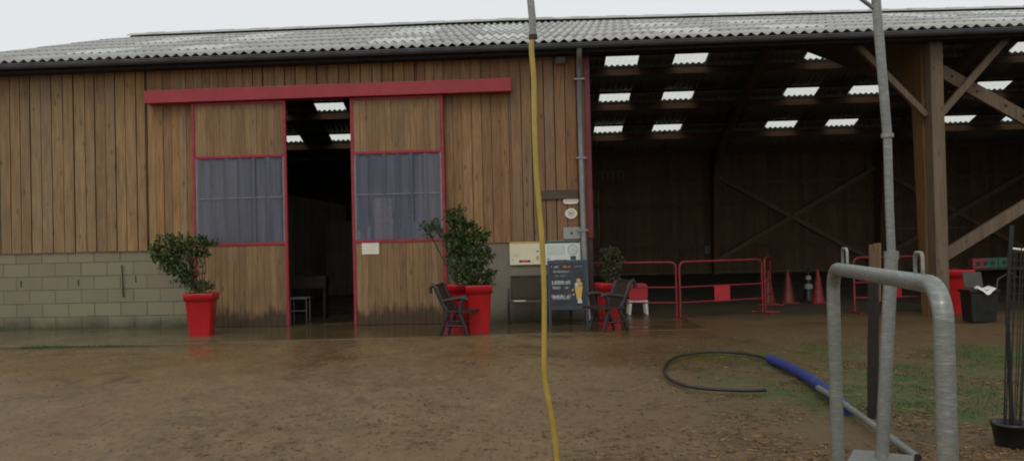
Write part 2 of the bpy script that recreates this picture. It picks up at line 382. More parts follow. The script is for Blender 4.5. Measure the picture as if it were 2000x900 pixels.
# ------------------------------------------------------------------ ground
def axis_pts(lo, hi, a, b, step):
    pts = []; x = a
    while x < b: pts.append(x); x += step
    pts.append(b); s = step*2; x = a
    left = []
    while x > lo: x -= s; s *= 1.5; left.append(max(x, lo))
    s = step*2; x = b; right = []
    while x < hi: x += s; s *= 1.5; right.append(min(x, hi))
    return left[::-1]+pts+right
def ap_edge(x): return -2.42 + .05*noise.noise(Vector((x*1.7, 0, 0))) + max(0, (x+4.0))*.11
def gz(x, y):
    if y > 0: return 0.0
    n = noise.fractal(Vector((x*.6, y*.9, 0)), 1.0, 2.0, 5)*.022
    am = min(1, max(.12, (-3.8-y)/2.5)); n = n*(.4+.6*am) + am*(noise.noise(Vector((x*3, y*4, 3)))*.008 + noise.noise(Vector((x*9, y*10, 3)))*.004)
    if ap_edge(x) < y: n = min(n, -.02) - .01
    edge = min(1, max(0, (-2.35-y)/.5)); cover = max(0, (x+4.5)/4)
    if y < -1.6 and x > -6 and y > -3.9: n = n*.6 + .036*min(1, (x+6)/3)*(1-max(0, (-2.7-y)/1.2))*min(1, max(0, (ap_edge(x)+.12-y)/.25))
    return n*min(1, (-y)/.4)
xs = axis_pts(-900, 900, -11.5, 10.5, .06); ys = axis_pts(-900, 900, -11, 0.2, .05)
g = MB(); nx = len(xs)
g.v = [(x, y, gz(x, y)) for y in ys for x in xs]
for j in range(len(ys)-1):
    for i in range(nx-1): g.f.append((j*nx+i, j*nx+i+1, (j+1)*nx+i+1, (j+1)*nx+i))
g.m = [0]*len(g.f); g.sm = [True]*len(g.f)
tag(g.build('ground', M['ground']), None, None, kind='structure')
a = MB()
axs = [-11.2+.1*i for i in range(146)]
vs = []
for x in axs:
    e = ap_edge(x); vs += [(x, -.02, -.06), (x, -.02, .028), (x, e+.03, .026), (x, e, .004), (x, e, -.06)]
fs = [(i*5+k, i*5+k+1, i*5+k+6, i*5+k+5) for i in range(len(axs)-1) for k in range(4)]
a.smooth = False; a.add(vs, fs); tag(a.build('concrete_apron', M['apron']), None, None, kind='structure')

# grass tufts, moss and dead leaves: nobody could count them
def blade(mb, p, h, w, ang, lean):
    d = Vector((math.cos(ang), math.sin(ang), 0)); n = Vector((-d.y, d.x, 0)); p = Vector(p)
    tip = p+Vector((0,0,h))+n*lean; mid = p+Vector((0,0,h*.6))+n*lean*.4
    mb.add([p-d*w, p+d*w, mid+d*w*.7, mid-d*w*.7, tip], [(0,1,2,3), (3,2,4)])
gr = MB(); cnt = 0
while cnt < 26000:
    x = R.uniform(1.2, 8); y = R.uniform(-9.2, -3.4)
    k = noise.fractal(Vector((x*.8, y*1.1, 5)), 1.0, 2.0, 4) + (min(1, max(-1, (x-2.8)/1.6)))*.25 - abs(y+6.3)*.16
    if k < R.uniform(.0, .35): continue
    cnt += 1; blade(gr, (x, y, gz(x, y)-.004), R.uniform(.008, .028), R.uniform(.0015, .0035), R.uniform(0, 6.3), R.uniform(-.035, .035))
for i in range(6000):
    x = R.uniform(-11.5, -3.6); y = ap_edge(x) - abs(R.gauss(0, .1)) - .01
    if noise.noise(Vector((x*1.1, 2, 0))) + R.uniform(-.3, .3) - (x+9)*.09 < -.1: continue
    blade(gr, (x, y, gz(x, y)-.005), R.uniform(.012, .045), R.uniform(.002, .005), R.uniform(0, 6.3), R.uniform(-.02, .02))
tag(gr.build('grass', M['grass']), 'sparse short green grass in the bare earth', 'grass', kind='stuff')
st = MB()
def scrap(mb, p, L, W, ang, curl):
    d = Vector((math.cos(ang), math.sin(ang), 0)); n = Vector((-d.y, d.x, 0)); p = Vector(p); vs = []
    for i in range(4):
        t = i/3-.5; ww = W*(1-abs(t)*1.5); c = p+d*(t*L)+n*(curl*t*t*L)+Vector((0,0,.004+abs(t)*abs(curl)*L*.5))
        vs += [c-n*ww, c+n*ww+Vector((0,0,W*.5))]
    mb.add(vs, [(0,1,3,2),(2,3,5,4),(4,5,7,6)])
cnt = 0
while cnt < 6800:
    x = R.uniform(-2.5, 5.5); y = -9.75 + abs(R.gauss(0, 1.4)) if R.random() < .7 else R.uniform(-9.8, -4)
    if x < 2 and R.random() > .2 + .35*(x+2.5)/4.5: continue
    if noise.noise(Vector((x*1.3, y*1.6, 9))) < R.uniform(-.5, .3): continue
    cnt += 1
    if R.random() < .6: scrap(st, (x, y, gz(x, y)), R.uniform(.02, .06), R.uniform(.004, .012), R.uniform(0, 6.3), R.uniform(-1, 1))
    else: scrap(st, (x, y, gz(x, y)), R.uniform(.05, .16), R.uniform(.0015, .003), R.uniform(0, 6.3), R.uniform(-.5, .5))
tag(st.build('leaf_litter', M['straw']), 'scattered dead leaves and straw on the wet earth', 'leaf litter', kind='stuff')
pb = MB()
for i in range(4500):
    x = R.uniform(-9, 7); y = R.uniform(-10, -2.7); s = R.uniform(.004, .012)
    if R.random() < .02: s *= 2.2
    z = gz(x, y); q = R.uniform(0, 3)
    pb.add([(x+s*math.cos(q+k*1.57)*R.uniform(.7,1.3), y+s*math.sin(q+k*1.57)*R.uniform(.7,1.3), z-.002) for k in range(4)] + [(x+s*.5*math.cos(q+k*1.57), y+s*.5*math.sin(q+k*1.57), z+s*.7) for k in range(4)],
           [(4,5,6,7)]+[(k, (k+1) % 4, 4+(k+1) % 4, 4+k) for k in range(4)])
tag(pb.build('gravel', simple('pebbles', C(.11,.085,.055), .7, var=.6, scale=9, bump=0)), 'small pebbles strewn over the yard', 'gravel', kind='stuff')

# ------------------------------------------------------------------ barn
barn = thing('barn', (1.7, 0, 0), 'long timber clad farm barn with corrugated roof, half open, half with red framed sliding doors', 'barn')
XL, XR = -10.85, 19.9; EY, EZ = -.5, 4.915; RY, RZ = 8.5, 7.68; BY, BZ = 17.15, 4.52
SF = (RZ-EZ)/(RY-EY); SB = (RZ-BZ)/(BY-RY)
def roofz(y): return EZ+SF*(y-EY) if y <= RY else RZ-SB*(y-RY)
FR = [-10.45, -4.4, 1.62, 7.68, 13.7, 19.7]
PW = .177
def sag(m):   # the old roof settles towards its right-hand end
    m.v = [(x, y, z-max(0, x)*(.002+.013*max(0, min(1, (y-EY)/9.0))*(1 if y < RY+.3 else max(0, 1-(y-RY-.3)/1.4)))) for x, y, z in m.v]; return m
def sheet(mb, x0, x1, y0, y1, lift):
    n = max(2, int(round((x1-x0)/PW*8))); vs = []
    for y, l in ((y0, lift if y0 < RY else 0), (y1, 0 if y0 < RY else lift)):
        for i in range(n+1):
            x = x0+(x1-x0)*i/n; vs.append((x, y, roofz(y)+.026*math.cos(2*math.pi*x/PW)+l))
    mb.smooth = True
    mb.add(vs, [(i, i+1, n+2+i, n+1+i) for i in range(n)])
topb = MB()
for y0 in (10.2, 12.3, 14.42): topb.box((XL, y0-.05, roofz(y0)-.085), (XR, y0-.01, roofz(y0)-.02))
sag(topb).build('batten', M['back_dark'], barn)
fb = [EY, 1.0, 2.45, 3.9, 5.35, 6.8, RY+.05]; bb = [RY-.05, 10.2, 10.84, 12.3, 12.92, 14.42, 15.02, BY+.3]
skyx = []
for fx in FR[:-1]:
    o2 = .42 if fx < 1 else 0; skyx += [(fx+1.52+o2, fx+1.52+o2+PW*5.6), (fx+3.6+o2, fx+3.6+o2+PW*5.6)]
rf = MB(); rb = MB(); lights = []
for k in range(6):
    x = XL; y0, y1 = fb[k], fb[k+1]
    if k in (1, 3, 4):
        for a0, b0 in skyx:
            if k == 4 and R.random() < .5: continue
            sheet(rf, x, a0, y0-.12, y1, .014); lights.append((a0, b0, y0-.12, y1, .014, 'f')); x = b0
    sheet(rf, x, XR, y0-(.12 if k else 0), y1, .014)
for k in range(7):
    x = XL; y0, y1 = bb[k], bb[k+1]
    if k in (1, 3, 5):
        for a0, b0 in skyx:
            sheet(rb, x, a0, y0, y1+.1, .012); lights.append((a0, b0, y0, y1+.03, .012, 'b')); x = b0
    sheet(rb, x, XR, y0, y1+(.1 if k < 6 else 0), .012)
ro = sag(rf).build('roof', M['roof'], barn, solid=.006); rbo = sag(rb).build('roof', M['roof'], barn, solid=.006)
for a0, b0, y0, y1, l, side in lights:
    m = MB(); sheet(m, a0, b0, y0, y1, l); sag(m).build('skylight', M['skylight'] if side == 'b' else M['skylight_old'], rbo if side == 'b' else ro)
rc = MB(); n = 60
for i in range(n):
    x0 = XL+(XR-XL)*i/n; x1 = XL+(XR-XL)*(i+1)/n+.02; dz = .012 if i % 2 else 0
    rc.add([(x0, RY-.26, RZ-.26*SF+.06), (x1, RY-.26, RZ-.26*SF+.06), (x1, RY, RZ+.1+dz), (x0, RY, RZ+.1+dz), (x1, RY+.26, RZ-.26*SB+.06), (x0, RY+.26, RZ-.26*SB+.06)], [(0,1,2,3), (3,2,4,5)])
sag(rc).build('ridge_cap', M['roof'], barn, solid=.01)
# gutter
gt = MB(); pr = []
for k in range(9):
    t = math.pi*k/8; pr.append((-.085*math.cos(t), -.085*math.sin(t)))
gx = [XL-.05, 0, XR]; R1 = []
outer = [(EY-.02+p[0]*.85, EZ-.062+p[1]*.85) for p in pr]; inner = [(EY-.02+p[0]*.78, EZ-.062+p[1]*.78) for p in pr][::-1]
prof = outer+inner
gt.rings([[(x, y, z) for y, z in prof] for x in gx], True)
gt.tube([(XL-.05, EY-.094, EZ-.06), (0, EY-.094, EZ-.06), (XR, EY-.094, EZ-.06)], .01, 8)
sag(gt).build('gutter', M['gutter'], barn)
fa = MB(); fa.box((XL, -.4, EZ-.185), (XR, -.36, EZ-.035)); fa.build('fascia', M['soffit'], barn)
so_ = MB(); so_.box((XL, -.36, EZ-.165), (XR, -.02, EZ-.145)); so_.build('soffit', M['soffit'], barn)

# facade cladding: three widths of board, each board its own island
CB = 1.45; CT = 4.84
cl = MB()
def boards(x0, x1, z0, z1, w, gap, yf, th=.022, jit=.004):
    x = x0
    while x < x1-.02:
        ww = min(w*R.uniform(.9, 1.08), x1-x); e = R.uniform(-jit, jit)
        cl.box((x, yf-th+e, z0-R.uniform(0, .008)), (x+ww-gap*R.uniform(.6, 1.3), yf+e*.2, z1)); x += ww
OPX0, OPX1, OPZ = -4.6, -1.4, 4.25
boards(XL, -6.42, CB, CT, .2, .02, -.02, .03, .008)
boards(-6.42, OPX0, CB, CT, .15, .008, -.02, .02)
boards(OPX0, OPX1, OPZ, CT, .2, .02, -.02, .022)
boards(OPX1, .28, CB, CT, .17, .01, -.02, .02)
boards(.28, 1.62, CB, CT, .205, .018, -.02, .03, .008)
cl.build('cladding', M['cladding'], barn)
bk = MB(); bk.box((XL, -.018, CB+.01), (OPX0, .03, CT+.05)); bk.box((OPX0, -.018, OPZ), (OPX1, .03, CT+.05)); bk.box((OPX1, -.018, CB+.01), (1.62, .03, CT+.05))
bk.build('sheathing', M['back_dark'], barn)
bw = MB(); bw.box((XL, -.015, 0), (OPX0, .18, CB)); bw.build('block_wall', M['block'], barn)
rw = MB(); rw.box((OPX1, -.015, 0), (1.6, .18, CB)); rw.build('plinth_wall', M['render'], barn)
# end walls and rear wall, with the gable and the partition beside the open bays
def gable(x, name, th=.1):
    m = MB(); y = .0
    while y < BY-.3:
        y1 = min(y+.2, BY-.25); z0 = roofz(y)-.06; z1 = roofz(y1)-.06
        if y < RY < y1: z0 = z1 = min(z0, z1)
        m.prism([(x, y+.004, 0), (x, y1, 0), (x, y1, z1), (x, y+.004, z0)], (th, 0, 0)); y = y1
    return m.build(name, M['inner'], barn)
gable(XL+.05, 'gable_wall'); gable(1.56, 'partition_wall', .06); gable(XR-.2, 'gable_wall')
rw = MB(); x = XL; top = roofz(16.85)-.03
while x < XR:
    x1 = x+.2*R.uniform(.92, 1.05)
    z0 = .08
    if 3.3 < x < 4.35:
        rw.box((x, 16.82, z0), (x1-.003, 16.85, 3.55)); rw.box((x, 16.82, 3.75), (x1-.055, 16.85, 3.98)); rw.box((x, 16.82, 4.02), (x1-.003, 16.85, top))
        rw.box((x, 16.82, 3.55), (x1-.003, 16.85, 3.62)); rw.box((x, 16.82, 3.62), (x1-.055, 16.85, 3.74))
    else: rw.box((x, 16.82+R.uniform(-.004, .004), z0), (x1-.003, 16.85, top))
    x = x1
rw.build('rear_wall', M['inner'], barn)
sl = MB(); sl.box((2.9, 16.87, 3.3), (4.9, 16.89, 4.3)); sl.build('slit_dimmer', simple('grey dimming panel', C(.35,.36,.36), .7), barn)  # added panel behind the slits, only to dim the daylight coming through
wr = MB()
for z in (1.0, 2.6, 3.4): wr.box((XL, 16.74, z), (XR, 16.81, z+.12))
wr.build('wall_rail', M['inner'], barn)
rpl = MB(); rpl.box((XL, 16.8, -.02), (XR, 17.0, .075)); rpl.build('rear_plinth', M['render'], barn)
# portal frames of laminated timber
for fx in FR:
    m = MB(); m2 = MB()
    poly = [(.12, -.1), (.34, -.1), (.62, 3.6), (.95, 4.3), (1.9, 4.95), (2.9, 5.42), (RY, 7.2), (14.2, 5.0), (15.9, 4.0), (16.45, -.1), (16.7, -.1), (16.7, roofz(16.7)-.22), (RY, RZ-.23), (.12, roofz(.12)-.23)]
    # split into convex pieces: front column, front rafter, rear rafter, rear column
    for pc in ([(.12,-.1),(.34,-.1),(.5,3.7),(.9,4.15),(.9,roofz(.9)-.23),(.12,roofz(.12)-.23)],
               [(.9,4.15),(2.9,4.9),(2.9,roofz(2.9)-.23),(.9,roofz(.9)-.23)],
               [(2.9,4.9),(RY,7.0),(RY,RZ-.23),(2.9,roofz(2.9)-.23)], [(RY,7.0),(14.2,5.0),(14.2,roofz(14.2)-.23),(RY,RZ-.23)],
               [(14.2,5.0),(15.9,4.0),(15.9,roofz(15.9)-.23),(14.2,roofz(14.2)-.23)], [(15.9,4.0),(16.45,-.1),(16.7,-.1),(16.7,roofz(16.7)-.23),(15.9,roofz(15.9)-.23)]):
        tgt = m if pc[0] == (.12, -.1) else m2
        tgt.prism([(fx-(.17 if tgt is m else .08), y, z) for y, z in pc], (.23 if tgt is m else .16, 0, 0))
    if fx not in (FR[0],): m.build('portal_column', M['glulam'], barn); sag(m2).build('portal_rafter', M['inner'], barn)
for y in (.35, 2.3, 3.8, 5.2, 6.7, 8.2, 9.3, 10.95, 13.03, 15.14, 16.4):
    m = MB(); z = roofz(y)-.062
    for i, fx in enumerate(FR[:-1]):
        dz = 0; m.box((fx-.3, y-.04, z-.2), (FR[i+1]+.3 if i % 2 == 0 else FR[i+1]-.305, y+.04, z)) if i % 2 == 0 else m.box((FR[i]+.305, y-.04, z-.2), (FR[i+1]-.305, y+.04, z))
    sag(m).build('purlin', M['purlin'], barn)
# weathered front posts and braces of the open bays
for fx in (7.68, 13.7):
    m = MB(); m.box((fx-.14, -.16, 0), (fx+.07, .1, 4.8)); m.build('post', M['beam_grey'], barn, bevel=.008)
    m = MB(); m.beam((fx-.15, .02, 3.5), (fx-1.3, .02, 4.78), .1, .09); m.build('knee_brace', M['beam_grey'], barn, bevel=.006)
    m = MB(); m.beam((fx+.06, -.04, 3.5), (fx+1.2, -.04, 4.78), .11, .09); m.build('knee_brace', M['beam_grey'], barn, bevel=.006)
for i in (3, 4):
    a0, b0 = FR[i], FR[i+1]
    m = MB(); m.beam((a0+.1, .16, 4.34), (b0-.1, .16, .7), .22, .09)
    br = m.build('cross_brace', M['beam_grey'], barn, bevel=.006)
    d = (Vector((b0-.1, .16, .7))-Vector((a0+.1, .16, 4.34))).normalized()
    for t in (.3, .55, .8, 1.35, 1.7, 2.3): 
        p = Vector((a0+.1, .1, 4.34))+d*t; bo = MB(); bo.tube([p+Vector((0,.02,R.uniform(-.04,.04))), p+Vector((0,0,0))], .02, 8); bo.build('bolt', M['dark_iron'], br)
    m = MB(); m.beam((a0+.1, .27, .98), (b0-.1, .27, 4.5), .2, .09); m.build('cross_brace', M['beam_grey'], barn, bevel=.006)
for i in (2, 3, 4):
    a0, b0 = FR[i], FR[i+1]
    if i == 2: continue
    m = MB(); m.beam((a0+.1, 16.65, 3.75), (b0-.1, 16.65, .35), .15, .08); m.build('cross_brace', M['brace_pale'], barn)
    m = MB(); m.beam((a0+.1, 16.55, .55), (b0-.1, 16.55, 3.85), .15, .08); m.build('cross_brace', M['brace_pale'], barn)
m = MB(); m.box((13.35, 5.4, 0), (13.6, 5.65, 5.9)); m.build('post', M['glulam'], barn, bevel=.008)
m = MB(); m.box((14.2, 16.4, 1.55), (17.5, 16.44, 1.59)); m.build('rail', M['zinc'], barn)
# corner trim, downpipe
m = MB(); m.box((1.605, -.06, 1.5), (1.7, .06, 4.86)); m.build('corner_trim', M['darkred'], barn)
m = MB(); m.box((1.6, -.03, 0), (1.69, .1, 1.5)); m.build('corner_post', M['dark_wood'], barn)
m = MB(); m.tube([(1.50, EY+.02, EZ-.13), (1.50, EY+.03, EZ-.18), (1.505, -.3, EZ-.3), (1.51, -.12, EZ-.4), (1.51, -.12, 3.0), (1.52, -.12, 1.6), (1.54, -.12, .45), (1.57, -.14, .12), (1.6, -.2, .03)], .047, 14)
dp = m.build('downpipe', M['zinc'], barn)
for z in (4.3, 2.9, 1.62, .5):
    m = MB(); m.box((1.42, -.178, z), (1.6, -.172, z+.03)); m.box((1.42, -.172, z), (1.434, -.05, z+.03)); m.box((1.59, -.172, z), (1.6, -.062, z+.03)); m.build('pipe_bracket', M['zinc'], dp)
# door track cover
ta = atY(281, 190, -.3).x; tb = atY(998, 167, -.3).x
m = MB(); m.prism([(ta, -.30, 4.118), (ta, -.30, 4.35), (ta, -.045, 4.38), (ta, -.045, 4.118)], (tb-ta, 0, 0)); m.build('door_track', M['red'], barn, bevel=.006)
# sliding doors
def door(x0, x1, loc, zt=4.114):
    D = bpy.data.objects.new('sliding_door', None); COL.objects.link(D); D.parent = barn; D.location = Vector((x0, -.16, .03))-barn.location
    fy0, fy1 = -.19, -.12; t = .05; m = MB()
    m.box((x0, fy0, .03), (x0+t, fy1, zt)); m.box((x1-t, fy0, .03), (x1, fy1, zt))
    for z in (1.5, 3.09, zt-.05): m.box((x0+t, fy0+.003, z), (x1-t, fy1-.003, z+.05))
    m.build('door_frame', M['redtube'], D, bevel=.004)
    for z0, z1 in ((.035, 1.498), (3.142, zt-.052)):
        m = MB(); x = x0+t+.002
        while x < x1-t-.01:
            w_ = min(.115*R.uniform(.9, 1.1), x1-t-.002-x); m.box((x, -.172+R.uniform(-.003, .003), z0), (x+w_-.004, -.15, z1)); x += w_
        m.build('board_panel', M['doorwood'], D)
    m = MB(); xa, xb = x0+t+.03, x1-t-.03; n = 56; m.smooth = False; pts = []
    for i in range(n+1):
        u = i/n; ph = (u*6.1) % 1; h = .045 if ph < .14 else (0 if ph > .24 and ph < .9 else .022)
        pts.append((xa+(xb-xa)*u, -.15-h))
    m.add([(p[0], p[1], z) for p in pts for z in (1.553, 3.087)], [(2*i, 2*i+2, 2*i+3, 2*i+1) for i in range(n)])
    m.build('window_pane', M['pane'], D)
    m = MB(); m.box((xa-.02, -.184, 2.36), (xb+.02, -.18, 2.372)); 
    for k in range(7): m.tube([(xa+(xb-xa)*(k+.5)/7, -.184, 2.365), (xa+(xb-xa)*(k+.5)/7, -.194, 2.365)], .012, 8)
    m.build('glazing_bar', M['zinc'], D)
    for xx in (x0+t, x1-t-.03):
        m = MB(); m.box((xx, -.176, 1.552), (xx+.03, -.15, 3.088)); m.build('window_bead', M['zinc'], D)
    return D
dl = door(atY(375, 300, -.19).x, atY(561, 420, -.19).x, 0); dr = door(atY(685, 300, -.19).x, atY(867, 300, -.19).x, 1)
rx = dr.location.x+barn.location.x
m = MB(); m.box((rx+.06, -.118, 1.53), (rx+1.66, -.03, 1.552)); m.build('inner_ledge', M['redtube'], dr)
# door edge stain: pale inner edge strip of the left leaf
# drain slits and hook on the block wall
for px, py in ((41, 555), (153, 552), (265, 545)):
    p = atY(px, py, -.02); m = MB(); m.box((p.x-.012, -.019, p.z-.06), (p.x+.012, -.0151, p.z+.06)); m.build('drain_slit', M['printdark'], barn)
m = MB(); p = atY(238, 520, -.05); q = atY(241, 578, -.05)
m.tube([(p.x-.02, -.02, p.z+.02), (p.x, -.05, p.z), (p.x+.01, -.05, (p.z+q.z)/2), (q.x, -.05, q.z), (q.x, -.02, q.z-.01)], .011, 8)
m.build('wall_hook', M['dark_iron'], barn)
# interior partition seen through the doorway
m = MB(); y = 2.5; x = -5.1
while y < 12:
    m.box((-5.35-.03, y, 0), (-5.35, y+.17, 2.75)); y += .175
xx = -5.3
while xx < -1.4:
    m.box((xx, 9.0, 0), (xx+.19, 9.03, 2.15)); xx += .2
m.build('partition_wall', wood('pale partition boards', [C(.42,.4,.32), C(.33,.31,.25)]), barn)

# ------------------------------------------------------------------ on and by the wall
p = atY(1094, 120, -.06)
fl = thing('floodlight', (p.x, -.05, p.z+.1), 'small dark floodlight under the gutter above the corner of the cladding', 'floodlight')
m = MB(); m.obox((p.x, -.17, p.z), (.17, .07, .13), Matrix.Rotation(rad(25), 3, 'X')); m.build('housing', M['gutter'], fl, bevel=.01)
m = MB(); m.obox((p.x, -.205, p.z-.02), (.14, .006, .1), Matrix.Rotation(rad(25), 3, 'X')); m.build('lens', M['gutter'], fl)
m = MB(); m.box((p.x-.05, -.13, p.z-.02), (p.x-.04, -.048, p.z+.02)); m.box((p.x+.04, -.13, p.z-.02), (p.x+.05, -.048, p.z+.02)); m.build('bracket', M['dark_iron'], fl)

a0 = atY(1056, 372, -.07); b0 = atY(1130, 388, -.07)
m = MB(); m.box((a0.x, -.085, b0.z), (1.44, -.054, a0.z)); tag(m.build('plank', wood('plank', [C(.09,.065,.045), C(.07,.05,.035)], axis='x'), bevel=.004), 'dark brown horizontal plank screwed above the small plaques', 'plank')

def plaque(x0, y0, x1, y1, name, label, cat, draw=None, mat='paper', group=None, shape='rect', Y=-.062, th=.008):
    a_ = atY(x0, y0, Y-th); b_ = atY(x1, y1, Y-th); xa, xb, za, zb = a_.x, b_.x, b_.z, a_.z
    T = thing(name, ((xa+xb)/2, Y, za), label, cat, group)
    m = MB(); cx, cz, hx, hz = (xa+xb)/2, (za+zb)/2, (xb-xa)/2, (zb-za)/2
    if shape == 'rect': pl = [(xa, za), (xb, za), (xb, zb), (xa, zb)]
    elif shape == 'pill': pl = [(cx+hx*(abs(math.cos(t))**.5)*(1 if math.cos(t) > 0 else -1), cz+hz*(abs(math.sin(t))**.7)*(1 if math.sin(t) > 0 else -1)) for t in [2*math.pi*k/28 for k in range(28)]]
    else: pl = [(cx+hx*math.cos(t)*(1 if abs(math.cos(t)) < .9 else 1.08), cz+hz*math.sin(t)) for t in [2*math.pi*k/32 for k in range(32)]]
    m.prism([(q[0], Y, q[1]) for q in pl], (0, -th, 0)); m.build('panel', M[mat], T)
    if draw:
        m = MB(); mats = draw(m, lambda u, v: (xa+u*(xb-xa), za+v*(zb-za)), Y-th); m.build('print', mats, T)
    return T
def pr_rect(m, f, Y, u0, v0, u1, v1, mi, th=.002):
    x0, z0 = f(u0, v0); x1, z1 = f(u1, v1); m.mi = mi; m.box((x0, Y-th, z0), (x1, Y, z1))
def pr_ring(m, f, Y, u, v, r, w_, mi):
    x, z = f(u, v); m.mi = mi; m.tube([(x+r*math.cos(2*math.pi*k/20), Y-.001, z+r*math.sin(2*math.pi*k/20)) for k in range(20)], w_, 4, closed=True)
def d_left(m, f, Y):
    pr_rect(m, f, Y, 0, .93, 1, .995, 1); pr_rect(m, f, Y, .3, .1, .66, .2, 0); pr_rect(m, f, Y, .3, .105, .38, .195, 2, .003); pr_rect(m, f, Y, .58, .105, .66, .195, 2, .003)
    for k in range(5): 
        x, z = f(.14+.03*k, .38+.06*math.sin(k*2)); m.mi = 1; m.tube([(x, Y-.001, z), (x+.012, Y-.001, z+.025)], .004, 5)
    pr_rect(m, f, Y, .08, .18, .12, .26, 3)
    pr_rect(m, f, Y, .86, .55, .93, .6, 4); pr_rect(m, f, Y, .85, .2, .93, .38, 1)
    return [M['printred'], M['printgold'], M['printdark'], M['printgrey'], M['printdark']]
def d_right(m, f, Y):
    pr_rect(m, f, Y, .02, .9, .99, .995, 1); pr_rect(m, f, Y, .04, .9, .1, .97, 2, .003); pr_rect(m, f, Y, .9, .91, .97, .985, 2, .003)
    for v in (.78, .71, .64, .57, .5, .43):
        u = .12
        while u < .58:
            e = min(.6, u+R.uniform(.03, .09)); pr_rect(m, f, Y, u, v, e, v+.022, 3, .0015); u = e+.015
    pr_rect(m, f, Y, .3, .1, .64, .21, 0); pr_rect(m, f, Y, .3, .105, .37, .205, 2, .003); pr_rect(m, f, Y, .57, .105, .64, .205, 2, .003)
    pr_ring(m, f, Y, .8, .62, .085, .004, 1); pr_ring(m, f, Y, .8, .62, .055, .003, 3); pr_rect(m, f, Y, .77, .59, .84, .65, 3)
    pr_rect(m, f, Y, .73, .2, .88, .36, 1); pr_rect(m, f, Y, .11, .23, .17, .27, 1)
    return [M['printred'], M['printgreen'], M['printdark'], M['printgrey']]
plaque(995, 473, 1057, 516, 'poster', 'cream poster with gold edge and red label on the plinth, left of the yellow hose', 'poster', d_left, 'cream', 'posters on the plinth', Y=-.054)
plaque(1060, 471, 1134, 516, 'poster', 'white poster with dark green header, round emblem and red label above the chalkboard', 'poster', d_right, 'paleprint', 'posters on the plinth', Y=-.054)
def d_pill(m, f, Y):
    for k in range(9): pr_rect(m, f, Y, .12+.09*k, .38, .12+.09*k+.05, .62, 0, .0012)
    return [M['printgrey']]
plaque(1100, 387, 1130, 398, 'plaque', 'narrow white plaque with pinched ends just under the dark plank', 'plaque', d_pill, 'paper', None, 'pill')
def d_round(m, f, Y):
    pr_ring(m, f, Y, .5, .5, .055, .0035, 0); pr_rect(m, f, Y, .32, .52, .68, .6, 0); pr_rect(m, f, Y, .36, .38, .64, .45, 0); return [M['pinkred']]
plaque(1104, 407, 1127, 427, 'badge', 'round white badge between the narrow plaque and the grey green sign', 'badge', d_round, 'paper', None, 'round')
def d_star(m, f, Y):
    x, z = f(.48, .48); m.mi = 0
    m.prism([(x+(.03 if k % 2 == 0 else .016)*math.sin(math.pi*k/5), Y, z+(.03 if k % 2 == 0 else .016)*math.cos(math.pi*k/5)) for k in range(10)], (0, -.002, 0)); return [M['printdark']]
plaque(1100, 444, 1134, 466, 'emblem_sign', 'grey green sign with small dark star emblem at the foot of the cladding', 'sign', d_star, 'greybox', None)
p0 = atY(706, 473, -.2); p1 = atY(740, 496, -.2)
m = MB(); m.box((p0.x, -.179, p1.z), (p1.x, -.175, p0.z)); tag(m.build('notice', M['paper']), 'blank looking cream paper notice on the lower boards of the right door leaf', 'notice')

# chalkboard
bx = atZ(1106, 634, .03); cbz = .03
cb = thing('chalkboard', (bx.x, -.75, cbz), 'dark freestanding chalkboard with white lettering and a yellow drawing, beside the downpipe', 'chalkboard')
x0 = atY(1069, 520, -.8).x; x1 = atY(1146, 520, -.8).x; H = 1.1
def tilt(x, t, off=0): return Vector((x, -.95+.17*t/H+off, cbz+t))
m = MB()
for xa in (x0, x1-.045): m.prism([tilt(xa, 0), tilt(xa+.045, 0), tilt(xa+.045, H), tilt(xa, H)], (0, .025, 0))
for t0, t1 in ((.27, .33), (H-.06, H)): m.prism([tilt(x0+.045, t0), tilt(x1-.045, t0), tilt(x1-.045, t1), tilt(x0+.045, t1)], (0, .022, 0))
m.build('front_frame', M['slateframe'], cb, bevel=.004)
m = MB(); m.prism([tilt(x0+.045, .33, .004), tilt(x1-.045, .33, .004), tilt(x1-.045, H-.06, .004), tilt(x0+.045, H-.06, .004)], (0, .01, 0)); pnl = m.build('slate_panel', M['slate'], cb)
for xa in (x0+.01, x1-.05):
    m = MB(); m.beam((xa+.02, -.6, cbz), (xa+.02, -.755, cbz+H-.02), .035, .022, (1,0,0)); m.build('rear_leg', M['slateframe'], cb)
wr_ = MB(); W_ = x1-x0-.14
def scrib(u0, u1, t, h, mi, freq=22, thick=.004, seed=0):
    n = int((u1-u0)*W_*170); pts = []; wr_.mi = mi; cur = []
    for i in range(n):
        u = u0+(u1-u0)*i/n; ph = i*freq*.03
        if noise.noise(Vector((i*.12, seed, 0))) > .33:
            if len(cur) > 2: wr_.tube(cur, thick, 4)
            cur = []; continue
        cur.append(tilt(x0+.07+u*W_, t+h*.5*math.sin(ph*2.1+seed)*(.7+.3*math.sin(ph*.7)), -.003)+Vector((.012*math.cos(ph*2.1+seed), 0, 0)))
    if len(cur) > 2: wr_.tube(cur, thick, 4)
scrib(0, .26, .99, .05, 2, seed=1); scrib(.38, .62, .985, .075, 4, 30, .006, 2); scrib(.75, 1, .99, .05, 3, seed=3)
scrib(.05, .6, .91, .05, 0, seed=4, thick=.003); scrib(.1, .5, .84, .03, 0, seed=14, thick=.002); scrib(.0, .6, .74, .05, 0, 34, .007, 5); scrib(.0, .6, .71, .05, 0, 30, .005, 55)
scrib(.02, .3, .64, .07, 0, seed=6); scrib(.42, .55, .64, .04, 0, seed=7); scrib(0, .58, .49, .085, 0, 26, .006, 8); scrib(0.02, .55, .46, .05, 0, 22, .003, 81)
def cpt(u, t): return tilt(x0+.07+u*W_, t, -.003)
wr_.mi = 1
